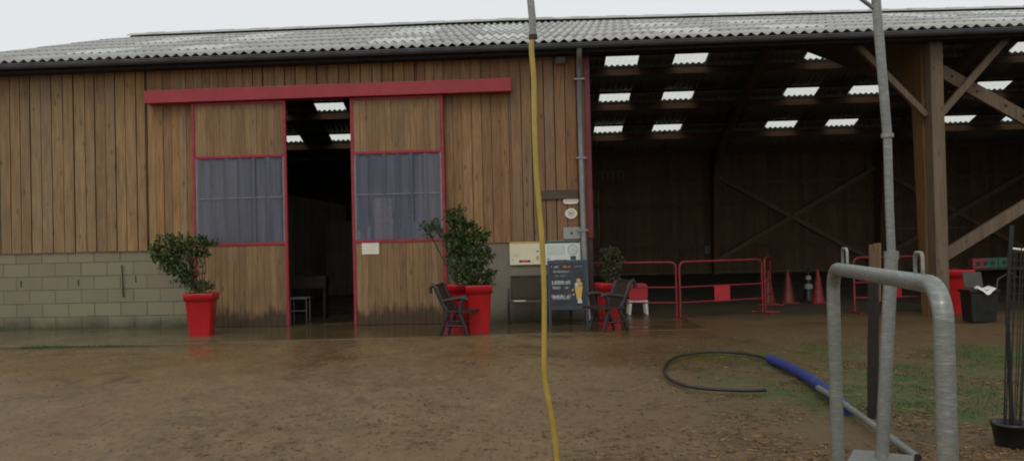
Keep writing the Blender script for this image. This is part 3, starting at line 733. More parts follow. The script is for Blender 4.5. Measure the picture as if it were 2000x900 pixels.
wr_.prism([cpt(.78, .44), cpt(.92, .44), cpt(.98, .66), cpt(.72, .66)], (0, -.002, 0))
for k, (u, t, r) in enumerate(((.79, .69, .033), (.91, .7, .033), (.85, .755, .036), (.66, .6, .018), (.68, .52, .014))):
    c = cpt(u, t); wr_.mi = 0 if k in (0, 4) else 1; wr_.prism([c+Vector((r*math.cos(q), 0, r*math.sin(q))) for q in [2*math.pi*i/12 for i in range(12)]], (0, -.0025, 0))
wr_.mi = 0; wr_.prism([cpt(.8, .38), cpt(.96, .38), cpt(.93, .45), cpt(.82, .45)], (0, -.0027, 0))
wr_.build('chalk_lettering', [M['chalk'], M['chalk_yellow'], M['chalk'], M['chalk_green'], M['chalk_orange']], pnl)

# garden bench behind the yellow hose
bl = atY(992, 600, -.55).x; br_ = bl+1.1; by = -.34; S = .028
be = thing('garden_bench', ((bl+br_)/2, by, S), 'low dark metal bench with woven back standing against the grey plinth', 'bench')
m = MB(); m.box((bl+.02, by-.22, .4), (br_-.02, by+.2, .425)); m.build('seat', M['mesh_grey'], be, bevel=.006)
m = MB()
for i in range(26):
    x = bl+.08+(br_-bl-.16)*i/25; m.beam((x, by+.21, .47), (x, by+.3, .83), .014, .006)
for j in range(9): t = (j+.5)/9; m.beam((bl+.07, by+.205+.09*t, .47+.36*t), (br_-.07, by+.205+.09*t, .47+.36*t), .006, .018)
m.build('backrest', M['mesh_grey'], be)
m = MB(); m.tube([(bl+.06, by+.21, .44), (bl+.06, by+.3, .84), (br_-.06, by+.3, .84), (br_-.06, by+.21, .44), (bl+.06, by+.21, .46)], .014, 8); m.build('back_frame', M['dark_iron'], be)
for x in (bl+.01, br_-.01):
    for y in (by-.2, by+.2):
        m = MB(); m.tube([(x, y, S), (x, y, .41)], .016, 8); m.build('leg', M['dark_iron'], be)
    m = MB(); m.tube([(x, by-.2, .41), (x, by-.21, .57), (x, by-.16, .6), (x, by+.2, .61), (x, by+.26, .62)], .012, 8); m.build('armrest', M['dark_iron'], be)
m = MB(); m.obox((bl+.2, by-.1, .431), (.2, .14, .01), Matrix.Rotation(rad(12), 3, 'Z')); tag(m.build('folded_paper', M['paper']), 'small pale folded paper lying on the left end of the bench seat', 'paper')

# planters
def planter(c, wt, wb, h, label, rot=0, z0=.028):
    P = thing('planter', (c[0], c[1], z0), label, 'planter', 'square red plastic planters')
    def sq(w_, z, r=.035):
        o = []
        for qx, qy, a in ((1,1,0), (-1,1,90), (-1,-1,180), (1,-1,270)):
            for k in range(4):
                t = rad(a+30*k); v = Vector((qx*(w_/2-r)+r*math.cos(t), qy*(w_/2-r)+r*math.sin(t), 0)); v.rotate(Matrix.Rotation(rad(rot), 3, 'Z'))
                o.append((c[0]+v.x, c[1]+v.y, z0+z))
        return o
    rim = .13*h/.75; wr2 = wt
    def W(z): return wb+(wt-.045-wb)*z/h
    m = MB(); m.rings([sq(W(0), 0), sq(W(h-rim), h-rim), sq(W(h-rim)+.001, h-rim+.001)], True, True, False)
    m.build('pot_body', M['planter'], P)
    m = MB(); m.rings([sq(W(h-rim)-.01, h-rim), sq(wt-.018, h-rim), sq(wt, h-.01), sq(wt-.004, h), sq(wt-.04, h), sq(wt-.045, h-.07)], True, False, False); m.build('pot_rim', M['planter'], P)
    m = MB(); m.rings([sq(wt-.047, h-.06, .03), sq(wt-.2, h-.04, .03)], True, False, True); m.build('soil', M['soil'], P)
    return P
def shrub(name, base, blobs, n, label, cat, mat, ls=(.035, .06), Yd=.22, stems=5, group=None):
    """blobs: (px, py, rx, ry) in photo pixels on the plane of the plant; turned into real ellipsoids with depth"""
    T = thing(name, base, label, cat, group); B = Vector(base); E = []
    for px, py, rx, ry in blobs:
        c = atY(px, py, B.y); q = atY(px+rx, py, B.y); e = atY(px, py+ry, B.y); E.append((c, abs(q.x-c.x), abs(c.z-e.z)))
    sm = MB()
    for c, rx, rz in E:
        mid = B.lerp(c, .5)+Vector((R.uniform(-.05, .05), R.uniform(-.05, .05), .03)); cc = c+Vector((0, R.uniform(-.05, .05), 0))
        sm.tube([B+Vector((R.uniform(-.02, .02), R.uniform(-.02, .02), -.03)), mid, cc], [.013, .009, .004], 6)
        for k in range(4):
            e = cc+Vector((R.uniform(-rx, rx), R.uniform(-.15, .15), R.uniform(-rz, rz)))*.8; sm.tube([mid.lerp(cc, .6), e], [.005, .002], 5) if (e-cc).length < 1 else None
    sm.build('stem', M['bark'], T)
    lf = MB(); tot = sum(rx*rz for _, rx, rz in E)
    for c, rx, rz in E:
        twigs = int(n*rx*rz/tot/6)
        ry = min(max(rx, rz), Yd)
        for _ in range(twigs):
            d = Vector((R.gauss(0,1), R.gauss(0,1), R.gauss(0,1))).normalized()*(R.random()**.45)
            tp = c+Vector((d.x*rx, d.y*ry, d.z*rz)); ax = (Vector((d.x, d.y, d.z+.6))+Vector((R.uniform(-.5,.5),)*3)).normalized()
            for k in range(6):
                L = R.uniform(*ls); w_ = L*R.uniform(.2, .3); dd = (ax*.6+Vector((R.gauss(0,1), R.gauss(0,1), R.gauss(0,.8))).normalized()).normalized()
                s_ = dd.cross(Vector((R.gauss(0,1), R.gauss(0,1), R.gauss(0,1)))).normalized(); nn = dd.cross(s_)
                q = tp+ax*(k*.013)
                lf.add([q, q+dd*L*.45+s_*w_+nn*.004, q+dd*L, q+dd*L*.45-s_*w_+nn*.004], [(0,1,2), (0,2,3)])
    lf.build('foliage', M[mat], T); return T
PC = (-4.93, -1.38)
planter(PC, .5, .34, .7, 'red planter holding a leaning shrub beside the left door leaf', 8)
shrub('potted_shrub', (PC[0], PC[1], .67), [(325,480,28,18),(360,478,26,18),(400,476,22,14),(345,505,34,18),(322,505,24,16),(385,500,24,14),(365,530,26,14),(330,530,14,8),(350,550,12,6),(378,556,22,10),(395,565,20,9),(372,542,14,9),(408,480,10,7),(305,488,10,9)], 3000, 'leaning green shrub with bare gaps growing from the left red planter', 'shrub', 'leaf', ls=(.045,.08))
P2 = (atZ(899, 648, .03).x, -1.30); P3 = (atZ(934, 654, .03).x, -1.62)
planter(P2, .44, .33, .76, 'red planter partly hidden behind the dark garden chair by the right door leaf', 3)
planter(P3, .44, .31, .76, 'red planter in front of the grey plinth, nearest the bench', 5)
shrub('potted_shrub', (P2[0]-.03, P2[1], .73), [(840,452,22,10),(832,445,12,9),(848,440,10,10),(880,470,12,20),(882,510,9,22),(862,452,10,6)], 700, 'thin shrub with one branch reaching across the right window pane', 'shrub', 'leaf', Yd=.12)
shrub('potted_shrub', (P3[0]-.06, P3[1], .73), [(893,436,18,16),(878,424,9,11),(913,447,18,14),(886,466,15,16),(908,474,20,16),(934,466,20,13),(915,500,24,16),(946,496,14,11),(893,497,14,13),(898,530,16,14),(922,533,20,14),(952,537,14,9),(940,516,12,10),(925,552,24,8),(900,413,7,7),(955,553,10,6)], 3500, 'tall leafy green shrub in the red planters right of the doors', 'shrub', 'leaf', ls=(.045,.085), Yd=.22)
# pot behind the second chair
P4 = (atZ(1195, 640, .03).x, -1.05)
planter(P4, .40, .30, .72, 'red planter hidden behind the dark chair next to the barriers', 12)
shrub('potted_shrub', (P4[0], P4[1], .68), [(1190,500,14,14),(1205,515,14,16),(1188,530,12,16),(1202,495,9,10),(1196,545,12,14),(1180,515,8,8)], 1300, 'small dull green shrub beside the downpipe in front of the dark bay', 'shrub', 'leaf_olive', Yd=.15)
P5 = (atZ(1872, 612, 0).x, .55)
planter(P5, .52, .36, .78, 'red planter at the foot of the timber post, behind the black bin', 0, 0)

# garden armchairs
def armchair(loc, rz, label):
    T = thing('garden_chair', loc, label, 'chair', 'dark garden armchairs'); Z = loc[2]; Mz = Matrix.Rotation(rz, 3, 'Z'); L = Vector(loc)
    def P(x, y, z): return L+Mz @ Vector((x*.88, y*.88, z*.92))          # x forward, y sideways
    for s_ in (-1, 1):
        y = s_*.25
        m = MB(); m.tube([P(-.12, y, .38), P(-.24, y, .62), P(-.33, y, .82), P(-.39, y, .86), P(-.43, y, .8), P(-.42, y, .72)], [.032,.036,.036,.034,.03,.026], 8); m.build('back_stile', M['dark_iron'], T)
        m = MB(); m.tube([P(.24, y, 0), P(.16, y, .22), P(.1, y, .4), P(.13, y, .56), P(.17, y, .62)], [.024,.03,.034,.03,.026], 8); m.build('leg', M['dark_iron'], T)
        m = MB(); m.tube([P(-.27, y, 0), P(-.2, y, .2), P(-.1, y, .4), P(-.16, y, .5)], [.024,.03,.034,.03], 8); m.build('leg', M['dark_iron'], T)
        m = MB(); m.tube([P(-.24, y, .58), P(-.08, y, .61), P(.1, y, .64), P(.22, y, .63), P(.25, y, .6)], [.026,.031,.034,.034,.028], 8); m.build('armrest', M['dark_wood'], T)
        m = MB(); m.tube([P(-.2, y, .17), P(.18, y, .17)], .018, 6); m.tube([P(-.17, y, .25), P(.15, y, .25)], .01, 6)
        for k in range(4): m.tube([P(-.15+.09*k, y, .17), P(-.1+.08*k, y, .25)], .008, 5)
        m.build('side_stretcher', M['dark_iron'], T)
    m = MB()
    for k in range(6): x = -.14+.085*k; m.obox(P(x, 0, .415), (.068, .54, .022), Mz)
    m.obox(P(.3, 0, .405), (.05, .54, .03), Mz)
    m.build('seat', M['dark_wood'], T)
    m = MB()
    for k in range(7):
        y = -.21+.07*k; m.beam(P(-.14, y, .43), P(-.33, y, .8), .05, .014, Mz @ Vector((1,0,0)))
    m.beam(P(-.35, -.25, .83), P(-.35, .25, .83), .07, .03); m.beam(P(-.17, -.25, .47), P(-.17, .25, .47), .05, .025)
    m.build('backrest', M['dark_wood'], T)
    return T
c1 = atZ(897, 652, .03); armchair((c1.x, -1.93, .03), rad(-12), 'dark garden armchair facing right in front of the pair of red planters')
c2 = atZ(1186, 645, .03); armchair((c2.x, -1.75, .03), rad(203), 'dark garden armchair facing left beside the chalkboard and downpipe')

# white and red child's chair
cc = atZ(1247, 614, 0.0); T = thing('plastic_chair', (cc.x, cc.y, 0), 'small white plastic chair with a rounded red back in front of the barrier', 'chair')
X, Y = cc.x, cc.y; Z0 = 0.0
for i, (dx, dy) in enumerate(((-.15, 0), (.15, 0), (-.15, .3), (.15, .3))):
    m = MB(); m.rings([[(X+dx*1.12+a_*.022, Y+dy+b_*.022, Z0-.02) for a_, b_ in ((-1,-1),(1,-1),(1,1),(-1,1))], [(X+dx+a_*.03, Y+dy+b_*.03, Z0+.24) for a_, b_ in ((-1,-1),(1,-1),(1,1),(-1,1))]], False); m.build('leg', M['white'], T, bevel=.008)
m = MB(); m.box((X-.185, Y-.03, .235), (X+.185, Y+.33, .275)); m.build('seat', M['white'], T, bevel=.012)
m = MB(); pl = []
for k in range(28):
    t = 2*math.pi*k/28; pl.append((X+.185*(abs(math.cos(t))**.45)*(1 if math.cos(t) >= 0 else -1), Y-.045, .44+.165*(abs(math.sin(t))**.45)*(1 if math.sin(t) >= 0 else -1)))
m.prism(pl, (0, .03, 0)); m.build('backrest', M['redplastic'], T, bevel=.008)

# barriers
def barrier(a_, b_, label, panel=True):
    a_ = Vector(a_); b_ = Vector(b_); d = (b_-a_); L = d.length; d.normalize(); n_ = Vector((-d.y, d.x, 0)); U = Vector((0,0,1)); h = 1.02; r = .1
    T = thing('barrier', a_, label, 'barrier', 'red tubular crowd barriers')
    m = MB(); pts = [a_, a_+U*(h-r)] + [a_+d*(r-r*math.cos(t))+U*(h-r+r*math.sin(t)) for t in (rad(30), rad(60), rad(90))] + [b_-d*(r-r*math.cos(t))+U*(h-r+r*math.sin(t)) for t in (rad(90), rad(60), rad(30))] + [b_+U*(h-r), b_]
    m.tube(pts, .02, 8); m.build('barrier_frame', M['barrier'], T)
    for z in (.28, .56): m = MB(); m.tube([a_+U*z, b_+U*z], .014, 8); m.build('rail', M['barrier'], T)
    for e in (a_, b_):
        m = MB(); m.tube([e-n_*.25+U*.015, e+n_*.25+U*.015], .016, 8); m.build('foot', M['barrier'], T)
    if panel:
        c = a_+d*(L*.5)+U*.42; m = MB(); m.prism([c-d*.17-U*.15, c+d*.17-U*.15, c+d*.17+U*.15, c-d*.17+U*.15], -n_*.012); m.build('sign_plate', M['redplastic'], T)
g1 = atZ(1326, 621, 0); g2 = atZ(1490, 611, 0); g0 = Vector((g1.x-1.55, g1.y+.35, 0))
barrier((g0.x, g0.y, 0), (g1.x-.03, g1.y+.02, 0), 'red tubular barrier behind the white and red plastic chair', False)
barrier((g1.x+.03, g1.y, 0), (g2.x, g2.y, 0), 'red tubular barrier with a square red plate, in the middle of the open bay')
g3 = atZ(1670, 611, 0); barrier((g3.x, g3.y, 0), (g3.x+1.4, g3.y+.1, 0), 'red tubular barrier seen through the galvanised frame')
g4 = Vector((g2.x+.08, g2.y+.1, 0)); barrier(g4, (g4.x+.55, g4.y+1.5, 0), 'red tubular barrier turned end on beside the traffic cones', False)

# cones
def cone(p, label, m1='orange', bands=True, h=.72):
    T = thing('traffic_cone', p, label, 'traffic cone', 'traffic cones inside the open bay')
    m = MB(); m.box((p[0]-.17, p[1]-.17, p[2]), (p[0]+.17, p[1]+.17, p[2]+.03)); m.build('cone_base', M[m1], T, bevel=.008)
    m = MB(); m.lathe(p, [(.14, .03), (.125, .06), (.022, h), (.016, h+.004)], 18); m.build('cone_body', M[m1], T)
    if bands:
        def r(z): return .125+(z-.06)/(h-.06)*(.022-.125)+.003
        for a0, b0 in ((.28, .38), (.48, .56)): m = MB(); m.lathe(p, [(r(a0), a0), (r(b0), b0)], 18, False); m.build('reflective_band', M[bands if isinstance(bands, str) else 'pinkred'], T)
    return T
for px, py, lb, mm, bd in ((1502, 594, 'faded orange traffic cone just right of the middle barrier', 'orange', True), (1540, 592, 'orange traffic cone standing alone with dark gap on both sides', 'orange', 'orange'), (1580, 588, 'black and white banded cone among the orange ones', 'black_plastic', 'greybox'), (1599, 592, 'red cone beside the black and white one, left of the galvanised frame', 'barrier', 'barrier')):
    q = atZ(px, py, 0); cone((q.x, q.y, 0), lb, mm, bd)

# black bin with raised lid
q = atZ(1930, 630, 0); T = thing('black_bin', (q.x, q.y, 0), 'black plastic tub with a white liner and raised grey lid by the timber post', 'bin')
X, Y = q.x, q.y+.25
m = MB()
def rr(w_, d_, z): return [(X+sx*w_, Y+sy*d_, z) for sx, sy in ((-1,-1),(1,-1),(1,1),(-1,1))]
m.rings([rr(.19,.15,0), rr(.21,.18,.48), rr(.235,.2,.48), rr(.235,.2,.52), rr(.2,.17,.52), rr(.18,.15,.3)], False, True, True); m.build('tub', M['black_plastic'], T, bevel=.012)
m = MB()
for i in range(12):
    t0, t1 = i/12, (i+1)/12
    def lp(t, k): a_ = X-.12+.27*t; return Vector((a_, Y-.2-.03*k, .54-.06*k*math.sin(math.pi*t)**.6+.02*math.sin(t*9)))
    m.add([lp(t0,-.4)+Vector((0,.1,0)), lp(t1,-.4)+Vector((0,.1,0)), lp(t1,.4), lp(t0,.4), lp(t1,1.3), lp(t0,1.3)], [(0,1,2,3), (3,2,4,5)])
m.smooth = True; m.build('liner', M['white'], T, solid=.004)
m = MB(); m.obox((X+.04, Y+.24, .66), (.3, .02, .26), Matrix.Rotation(rad(-14), 3, 'X')); m.build('lid', M['grey_lid'], T, bevel=.006)
m = MB(); m.tube([(X+.22, Y-.1, .5), (X+.28, Y-.05, .68), (X+.42, Y, .74), (X+.56, Y, .76)], .016, 8); m.build('handle', M['black_plastic'], T)

# coloured nest boxes on a bar
BYY = 2.2; bar0 = atY(1860, 528, BYY); bar1 = atY(2010, 521, BYY)
T = thing('box_shelf', (bar0.x, BYY, 0), 'dark shelf board on thin legs behind the black bin', 'shelf')
m = MB(); m.beam(bar0, bar1, .03, .25); m.build('shelf_board', M['dark_wood'], T)
for xx, pz in ((bar0.x+.06, bar0.z), (bar1.x-.06, bar1.z)):
    m = MB(); m.box((xx-.03, BYY-.08, 0), (xx+.03, BYY+.08, min(bar0.z, bar1.z)-.02)); m.build('leg', M['dark_wood'], T)
for px, mt, lb in ((1903, 'pinkred', 'small faded red box with a dark hole, first of the row on the dark shelf'), (1917, 'pinkred', 'small faded red box next to the green boxes on the dark shelf'), (1934, 'greenplastic', 'small green box with a dark round hole beside the red ones'), (1957, 'greenplastic', 'small green box at the far right end of the shelf row')):
    c = atY(px, 514, BYY-.02); w_ = .075 if mt == 'pinkred' else .11; zz = bar0.z+(bar1.z-bar0.z)*(c.x-bar0.x)/(bar1.x-bar0.x)+.016
    B = thing('feed_box', (c.x, BYY, zz), lb, 'box', 'small coloured boxes on the shelf')
    m = MB(); m.box((c.x-w_, BYY-.1, zz), (c.x+w_, BYY+.08, zz+.2)); m.build('box_body', M[mt], B, bevel=.01)
    m = MB(); m.tube([(c.x+(.03 if mt == 'pinkred' else 0), BYY-.098, zz+.1), (c.x+(.03 if mt == 'pinkred' else 0), BYY-.104, zz+.1)], .045, 14); m.build('box_hole', M['printdark'], B)
c = atY(1383, 488, 16.6); m = MB(); m.box((c.x-.09, 16.66, c.z-.15), (c.x+.09, 16.735, c.z+.15)); tag(m.build('switch_box', M['greybox'], bevel=.01), 'small grey switch box on the dark rear wall of the open bay', 'switch box')

# things behind the right-hand pane, on the ledge of the leaf
def onledge(px0, px1, pytop, kind):
    x0 = atY(px0, 460, -.07).x; x1 = atY(px1, 460, -.07).x; zt = atY(px0, pytop, -.07).z; z0 = 1.553; return x0, x1, zt, z0
for px0, px1, pt, lb in ((697, 706, 449, 'short pale blue bottle at the left corner of the right pane'), (716, 728, 440, 'taller pale blue bottle behind the right pane, next to the cardboard stack')):
    x0, x1, zt, z0 = onledge(px0, px1, pt, 0); r = (x1-x0)/2; r = min(r, .035); xc = (x0+x1)/2
    B = thing('bottle', (xc, -.075, z0), lb, 'bottle', 'bottles behind the right pane')
    m = MB(); h = zt-z0; m.lathe((xc, -.075, z0), [(r*.95, 0), (r, .01), (r, h*.7), (r*.4, h*.85), (r*.4, h)], 14); m.build('bottle_body', M['white'], B)
    m = MB(); m.lathe((xc, -.075, z0), [(r+.001, h*.2), (r+.001, h*.6)], 14, False); m.build('bottle_label', M['bluewhite'], B)
x0, x1, zt, z0 = onledge(806, 817, 432, 0)
m = MB(); m.lathe(((x0+x1)/2, -.075, z0), [(.036, 0), (.038, .02), (.038, (zt-z0)*.75), (.018, (zt-z0)*.9), (.018, zt-z0)], 14); tag(m.build('bottle', M['white']), 'white bottle behind the right pane near the shrub branch', 'bottle', 'bottles behind the right pane')
x0, x1, zt, z0 = onledge(732, 768, 388, 0); zz = z0; k = 0
while k < 6:
    hh = (zt-z0)/6*(1.12 if k % 2 else .88); dx = R.uniform(-.012, .012); m = MB(); m.box((x0+dx, -.112, zz), (x1+dx, -.035, zz+hh)); zz += hh+.001; k += 1
    tag(m.build('cardboard_box', M['cardboard'], bevel=.003), ['bottom brown box', 'second brown box from the bottom', 'third brown box from the bottom', 'fourth brown box from the bottom', 'fifth brown box from the bottom', 'sixth brown box from the bottom', 'seventh brown box from the bottom'][k-1]+' of the stack behind the right pane', 'box', 'brown boxes stacked behind the right pane')

# stool and potted flowers inside the doorway
q = atZ(588, 634, 0); sx, sy = q.x, 1.2
sx = atY(588, 600, 1.2).x
T = thing('stool', (sx, sy, 0), 'pale metal stool just inside the open doorway', 'stool')
m = MB(); m.box((sx-.2, sy-.16, .43), (sx+.16, sy+.16, .46)); m.build('seat', M['greybox'], T, bevel=.006)
for dx in (-.18, .14):
    for dy in (-.13, .13): m = MB(); m.tube([(sx+dx, sy+dy, 0), (sx+dx, sy+dy, .44)], .014, 8); m.build('leg', M['zinc'], T)
m = MB(); m.tube([(sx-.18, sy-.13, .2), (sx+.14, sy-.13, .2)], .01, 8); m.build('stretcher', M['greybox'], T)
T = thing('trough', (sx+.03, 1.7, 0), 'dark wooden trough on legs behind the pale stool in the doorway', 'trough')
m = MB(); m.box((sx-.35, 1.55, .6), (sx+.42, 1.85, .85)); m.build('trough_body', M['dark_wood'], T, bevel=.01)
for dx in (-.3, .37): m = MB(); m.box((sx+dx-.03, 1.6, 0), (sx+dx+.03, 1.8, .6)); m.build('leg', M['dark_wood'], T)
shrub('potted_plant', (sx+.05, 1.7, .83), [(580,540,14,10),(600,538,16,12),(618,545,12,10)], 500, 'low leafy plant growing in the dark trough inside the doorway', 'plant', 'leaf_olive', Yd=.12)

# ------------------------------------------------------------------ wash-down frame, boom and hoses in the yard
def dep(p): return (Vector(p)-CAM).dot(fw)
ltop = atD(1626, 521, 4.15); rtop = atD(1841, 563, 2.65); zt = (ltop.z+rtop.z)/2; ltop.z = rtop.z = zt
lx = atZ(1627, 1500, 0)
A = Vector((ltop.x, ltop.y, 0)); Bv = Vector((rtop.x, rtop.y, 0)); d = (Bv-A).normalized(); r = .12
T = thing('steel_hoop', A, 'big galvanised steel hoop frame with two lifting loops in the yard', 'frame')
m = MB(); U = Vector((0,0,1)); pts = [A-U*.02, A+U*.7, A+U*(zt-r)] + [A+d*(r-r*math.cos(rad(t)))+U*(zt-r+r*math.sin(rad(t))) for t in (15,30,45,60,75,90)] + [Bv-d*(r-r*math.cos(rad(t)))+U*(zt-r+r*math.sin(rad(t))) for t in (90,75,60,45,30,15)] + [Bv+U*(zt-r), Bv+U*.7, Bv-U*.02]
m.tube(pts, .0315, 24); m.build('hoop_tube', M['galv'], T)
def loop(c, hh, w_):
    m = MB(); m.tube([c-d*w_, c-d*w_+U*(hh-.012), c-d*(w_-.012)+U*hh, c+d*(w_-.012)+U*hh, c+d*w_+U*(hh-.012), c+d*w_], .0065, 10); m.build('lifting_loop', M['galv'], T)
L_ = (Bv-A).length
def foot(e):
    m = MB(); m.obox(e+U*.006, (.2, .2, .012), Matrix.Rotation(.3, 3, 'Z')); m.build('foot_plate', M['galv'], T)
foot(A); foot(Bv)
def along(px, py):   # where the ray through that pixel passes over the top tube
    best = min((abs((CAM+ray(px, py)*s/1000 - (A+d*t*L_/200+U*(zt+.033))).length), t) for t in range(1, 200) for s in [((A+d*t*L_/200).y-CAM.y)/ray(px, py).y*1000]); return A+d*best[1]*L_/200+U*(zt+.028)
loop(along(1652, 503), .075, .045); loop(along(1797, 522), .075, .04)

pb_ = atZ(1722, 893, .12); DP = dep(pb_)
T = thing('boom_post', (pb_.x, pb_.y, 0), 'tall leaning galvanised post with a sleeve, collar and overhead boom', 'post')
ptop = atD(1741, 497, DP); ptop = pb_+(ptop-pb_)
m = MB(); m.tube([pb_-U*.11, pb_, ptop], .0385, 20); m.tube([ptop-U*.03, ptop+U*.02], .042, 20); m.build('sleeve', M['galv'], T)
u1 = atD(1733, 265, DP); u2 = atD(1711, 0, DP); u2b = u2+(u2-u1)*.42
m = MB(); m.tube([ptop-U*.03, atD(1737, 400, DP), u1], .0245, 16); m.tube([u1-U*.005, u1+(u2-u1)*.45, u2, u2b], .027, 16); m.build('pole', M['galv'], T)
m = MB(); m.tube([u1-U*.012, u1+U*.012], .036, 16); m.build('collar', M['galv'], T)
HB = Vector((atD(1040, 0, 5.0).x-.02, atD(1040, 0, 5.0).y, u2b.z-.05))
m = MB(); m.tube([u2b+Vector((.15,0,-.05)), u2b-U*.05, u2b.lerp(HB, .5)+U*-.02, HB+Vector((.12, 0, 0)), HB+Vector((.02, 0, -.05)), HB+Vector((0, 0, -.14)), atD(1037, 8, 5.0), atD(1040, 40, 5.0), atD(1041, 73, 5.0)], .0225, 14); m.build('boom', M['galv'], T)
m = MB(); m.tube([atD(1713, 22, DP), atD(1668, -12, DP), u2b.lerp(HB, .28)-U*.03], .0125, 10); m.build('boom_brace', M['galv'], T)
m = MB(); c = atD(1041, 73, 5.0); m.tube([c+U*.015, c-U*.012], .027, 14); m.build('hose_clamp', M['dark_iron'], T)
rot = rad(-28); Mz = Matrix.Rotation(rot, 3, 'Z'); corner = atZ(1667, 876, .12)
cc = corner + Mz @ Vector((.17, -.2, 0)); cc.z = .06
m = MB(); m.obox(cc, (.34, .4, .12), Mz); m.build('base_box', M['galv'], T, bevel=.004)
# yellow hose
hp = [(1041,72),(1038,95),(1042,150),(1043,200),(1044,250),(1047,330),(1053,400),(1058,460),(1061,520),(1063,580),(1063,650),(1063,720),(1068,765),(1077,810),(1082,845),(1086,880),(1089,905)]
pts = [atD(x, y, 5.0) for x, y in hp]; e = pts[-1]
pts += [Vector((e.x+.01, e.y-.02, .05)), Vector((e.x+.05, e.y-.08, .022)), Vector((e.x+.2, e.y-.22, .02)), Vector((e.x+.5, e.y-.3, .02)), Vector((e.x+.8, e.y-.2, .02))]
m = MB(); 
def smooth(P_, k=5):
    o = []
    for i in range(len(P_)-1):
        p0 = P_[max(i-1, 0)]; p1 = P_[i]; p2 = P_[i+1]; p3 = P_[min(i+2, len(P_)-1)]
        for j in range(k):
            t = j/k; o.append(.5*((2*p1)+(p2-p0)*t+(2*p0-5*p1+4*p2-p3)*t*t+(3*p1-p0-3*p2+p3)*t**3))
    return o+[P_[-1]]
m.tube(smooth(pts), .016, 12); tag(m.build('yellow_hose', M['yellow_hose']), 'long yellow hose hanging from the grey boom down to the ground', 'hose')

# pipe with blue sleeve and black hose loop
q1 = atZ(1792, 893, .05); q0 = atZ(1642, 783, .09); e0 = atZ(1503, 700, .06)
T = thing('steel_pipe', (q1.x, q1.y, 0), 'galvanised pipe lying behind the hoop frame, half inside a blue foam sleeve', 'pipe')
m = MB(); m.tube([q1, q0, q0.lerp(e0, .25)], .026, 14, caps=False); m.tube([q1, q1.lerp(q0, .02)], .0262, 14, caps=False); m.build('pipe_tube', M['galv'], T)
m = MB(); dd = (q1-q0).normalized(); m.tube([q1+dd*.001-dd*.0, q1+dd*.003], .0255, 14); m.build('pipe_mouth', M['black_rubber'], T)
m = MB(); s0 = atZ(1657, 799, .05); m.tube(smooth([s0, atZ(1622, 768, .07), atZ(1580, 738, .075), atZ(1540, 716, .07), e0]), .05, 16); m.build('foam_sleeve', M['blue_foam'], T)
for pz in (1650, 1609, 1540): pass
hz = .045; lp = [(1512,706),(1497,698),(1470,691),(1435,686),(1400,684.5),(1365,686),(1330,692),(1308,702),(1298,716),(1300,730),(1315,742),(1345,752),(1385,757),(1430,759),(1470,760),(1496,759)]
m = MB(); m.tube(smooth([atZ(x, y+2, hz) for x, y in lp]), .0165, 10); tag(m.build('black_hose', M['black_rubber']), 'black hose curving in an open loop from the blue foam sleeve', 'hose')

# wooden stake
s0 = atZ(1705, 815, 0); DS = dep(s0)
T = thing('wooden_stake', s0, 'rough dark wooden stake with a pale split top between the hoop and the post', 'stake')
m = MB(); prev = []
for i in range(13):
    t = i/12; c = atD(1705+1*t, 815-265*t, DS); rr_ = .044*(1-.08*t)
    prev.append([c+Vector((math.cos(a_)*rr_*(1+.14*noise.noise(Vector((math.cos(a_)*2, math.sin(a_)*2, t*5)))), math.sin(a_)*rr_, -.05 if i == 0 else (.03*noise.noise(Vector((a_*2, 3, 0))) if i == 12 else 0))) for a_ in [2*math.pi*k/12 for k in range(12)]])
m.rings(prev, True); m.build('stake_shaft', M['wetbark'], T)
m = MB(); c0 = atD(1712, 700, DS-.03); c1_ = atD(1711, 480, DS-.0)
for k in range(5):
    a_ = atD(1702+k*4.5, 560, DS)+Vector((0, .01*k, 0)); b_ = atD(1701+k*5, R.uniform(474, 492), DS)+Vector((0, .01*k, 0)); m.beam(a_-U*.12, b_, .02, .03)
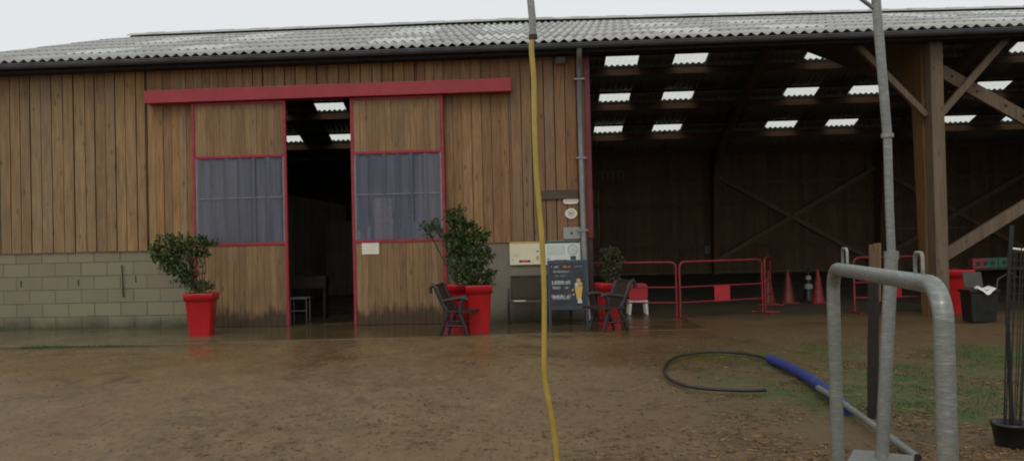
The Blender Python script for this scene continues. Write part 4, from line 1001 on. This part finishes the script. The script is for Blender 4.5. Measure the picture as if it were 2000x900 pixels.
m.build('split_top', wood('split wood', [C(.2,.125,.055), C(.15,.09,.045)]), T)

# potted sapling in a dark wire guard at the right edge
s0 = atZ(1992, 878, 0); s0.y += .08
T = thing('tree_guard', s0, 'dark wire guard around a thin stake standing in a black pot at the right edge', 'tree guard')
m = MB(); m.lathe(s0, [(.1, -.01), (.105, .0), (.125, .15), (.132, .15), (.132, .17), (.115, .17), (.11, .12)], 22, False); m.build('pot', M['black_plastic'], T)
m = MB(); m.lathe(s0, [(.116, .13), (.03, .15)], 20); m.build('soil', M['soil'], T)
DG = dep(s0); tp = atD(1976, 440, DG)
m = MB(); m.tube([s0+U*.1, s0+U*.9+Vector((-.01,0,0)), tp], .0135, 10); m.build('stake', M['black_plastic'], T)
ph = 0; wires = []
for k in range(10):
    a_ = 2*math.pi*k/10; bt = s0+Vector((math.cos(a_)*.05, math.sin(a_)*.05, .13)); m = MB(); tt = Vector((tp.x+.045, tp.y, 1.36))+Vector((math.cos(a_)*.065, math.sin(a_)*.065, R.uniform(-.04, .04)))
    m.tube([bt, bt.lerp(tt, .5)+Vector((R.uniform(-.006,.006), 0, 0)), tt], .0035, 5); m.build('guard_wire', M['dark_iron'], T)
for j in range(22):
    t = (j+.5)/22; c = (s0+U*.13).lerp(Vector((tp.x+.045, tp.y, 1.36)), t); rr_ = .05+.015*t; m = MB()
    m.tube([c+Vector((math.cos(2*math.pi*k/14)*rr_, math.sin(2*math.pi*k/14)*rr_, 0)) for k in range(14)], .0016, 4, closed=True); m.build('guard_ring', M['dark_iron'], T)
m = MB(); m.tube([tp-U*.16, tp-U*.17+Vector((.06,-.02,0)), tp-U*.15+Vector((.09,-.02,0))], .009, 8); m.build('tie', M['white'], T)

# ------------------------------------------------------------------ render settings
sc.view_settings.view_transform = 'Standard'; sc.view_settings.look = 'None'; sc.view_settings.exposure = 0; sc.view_settings.gamma = 1
sc.render.film_transparent = False
sc.cycles.max_bounces = 8; sc.cycles.transparent_max_bounces = 12; sc.cycles.use_denoising = True; sc.cycles.filter_width = 1.9
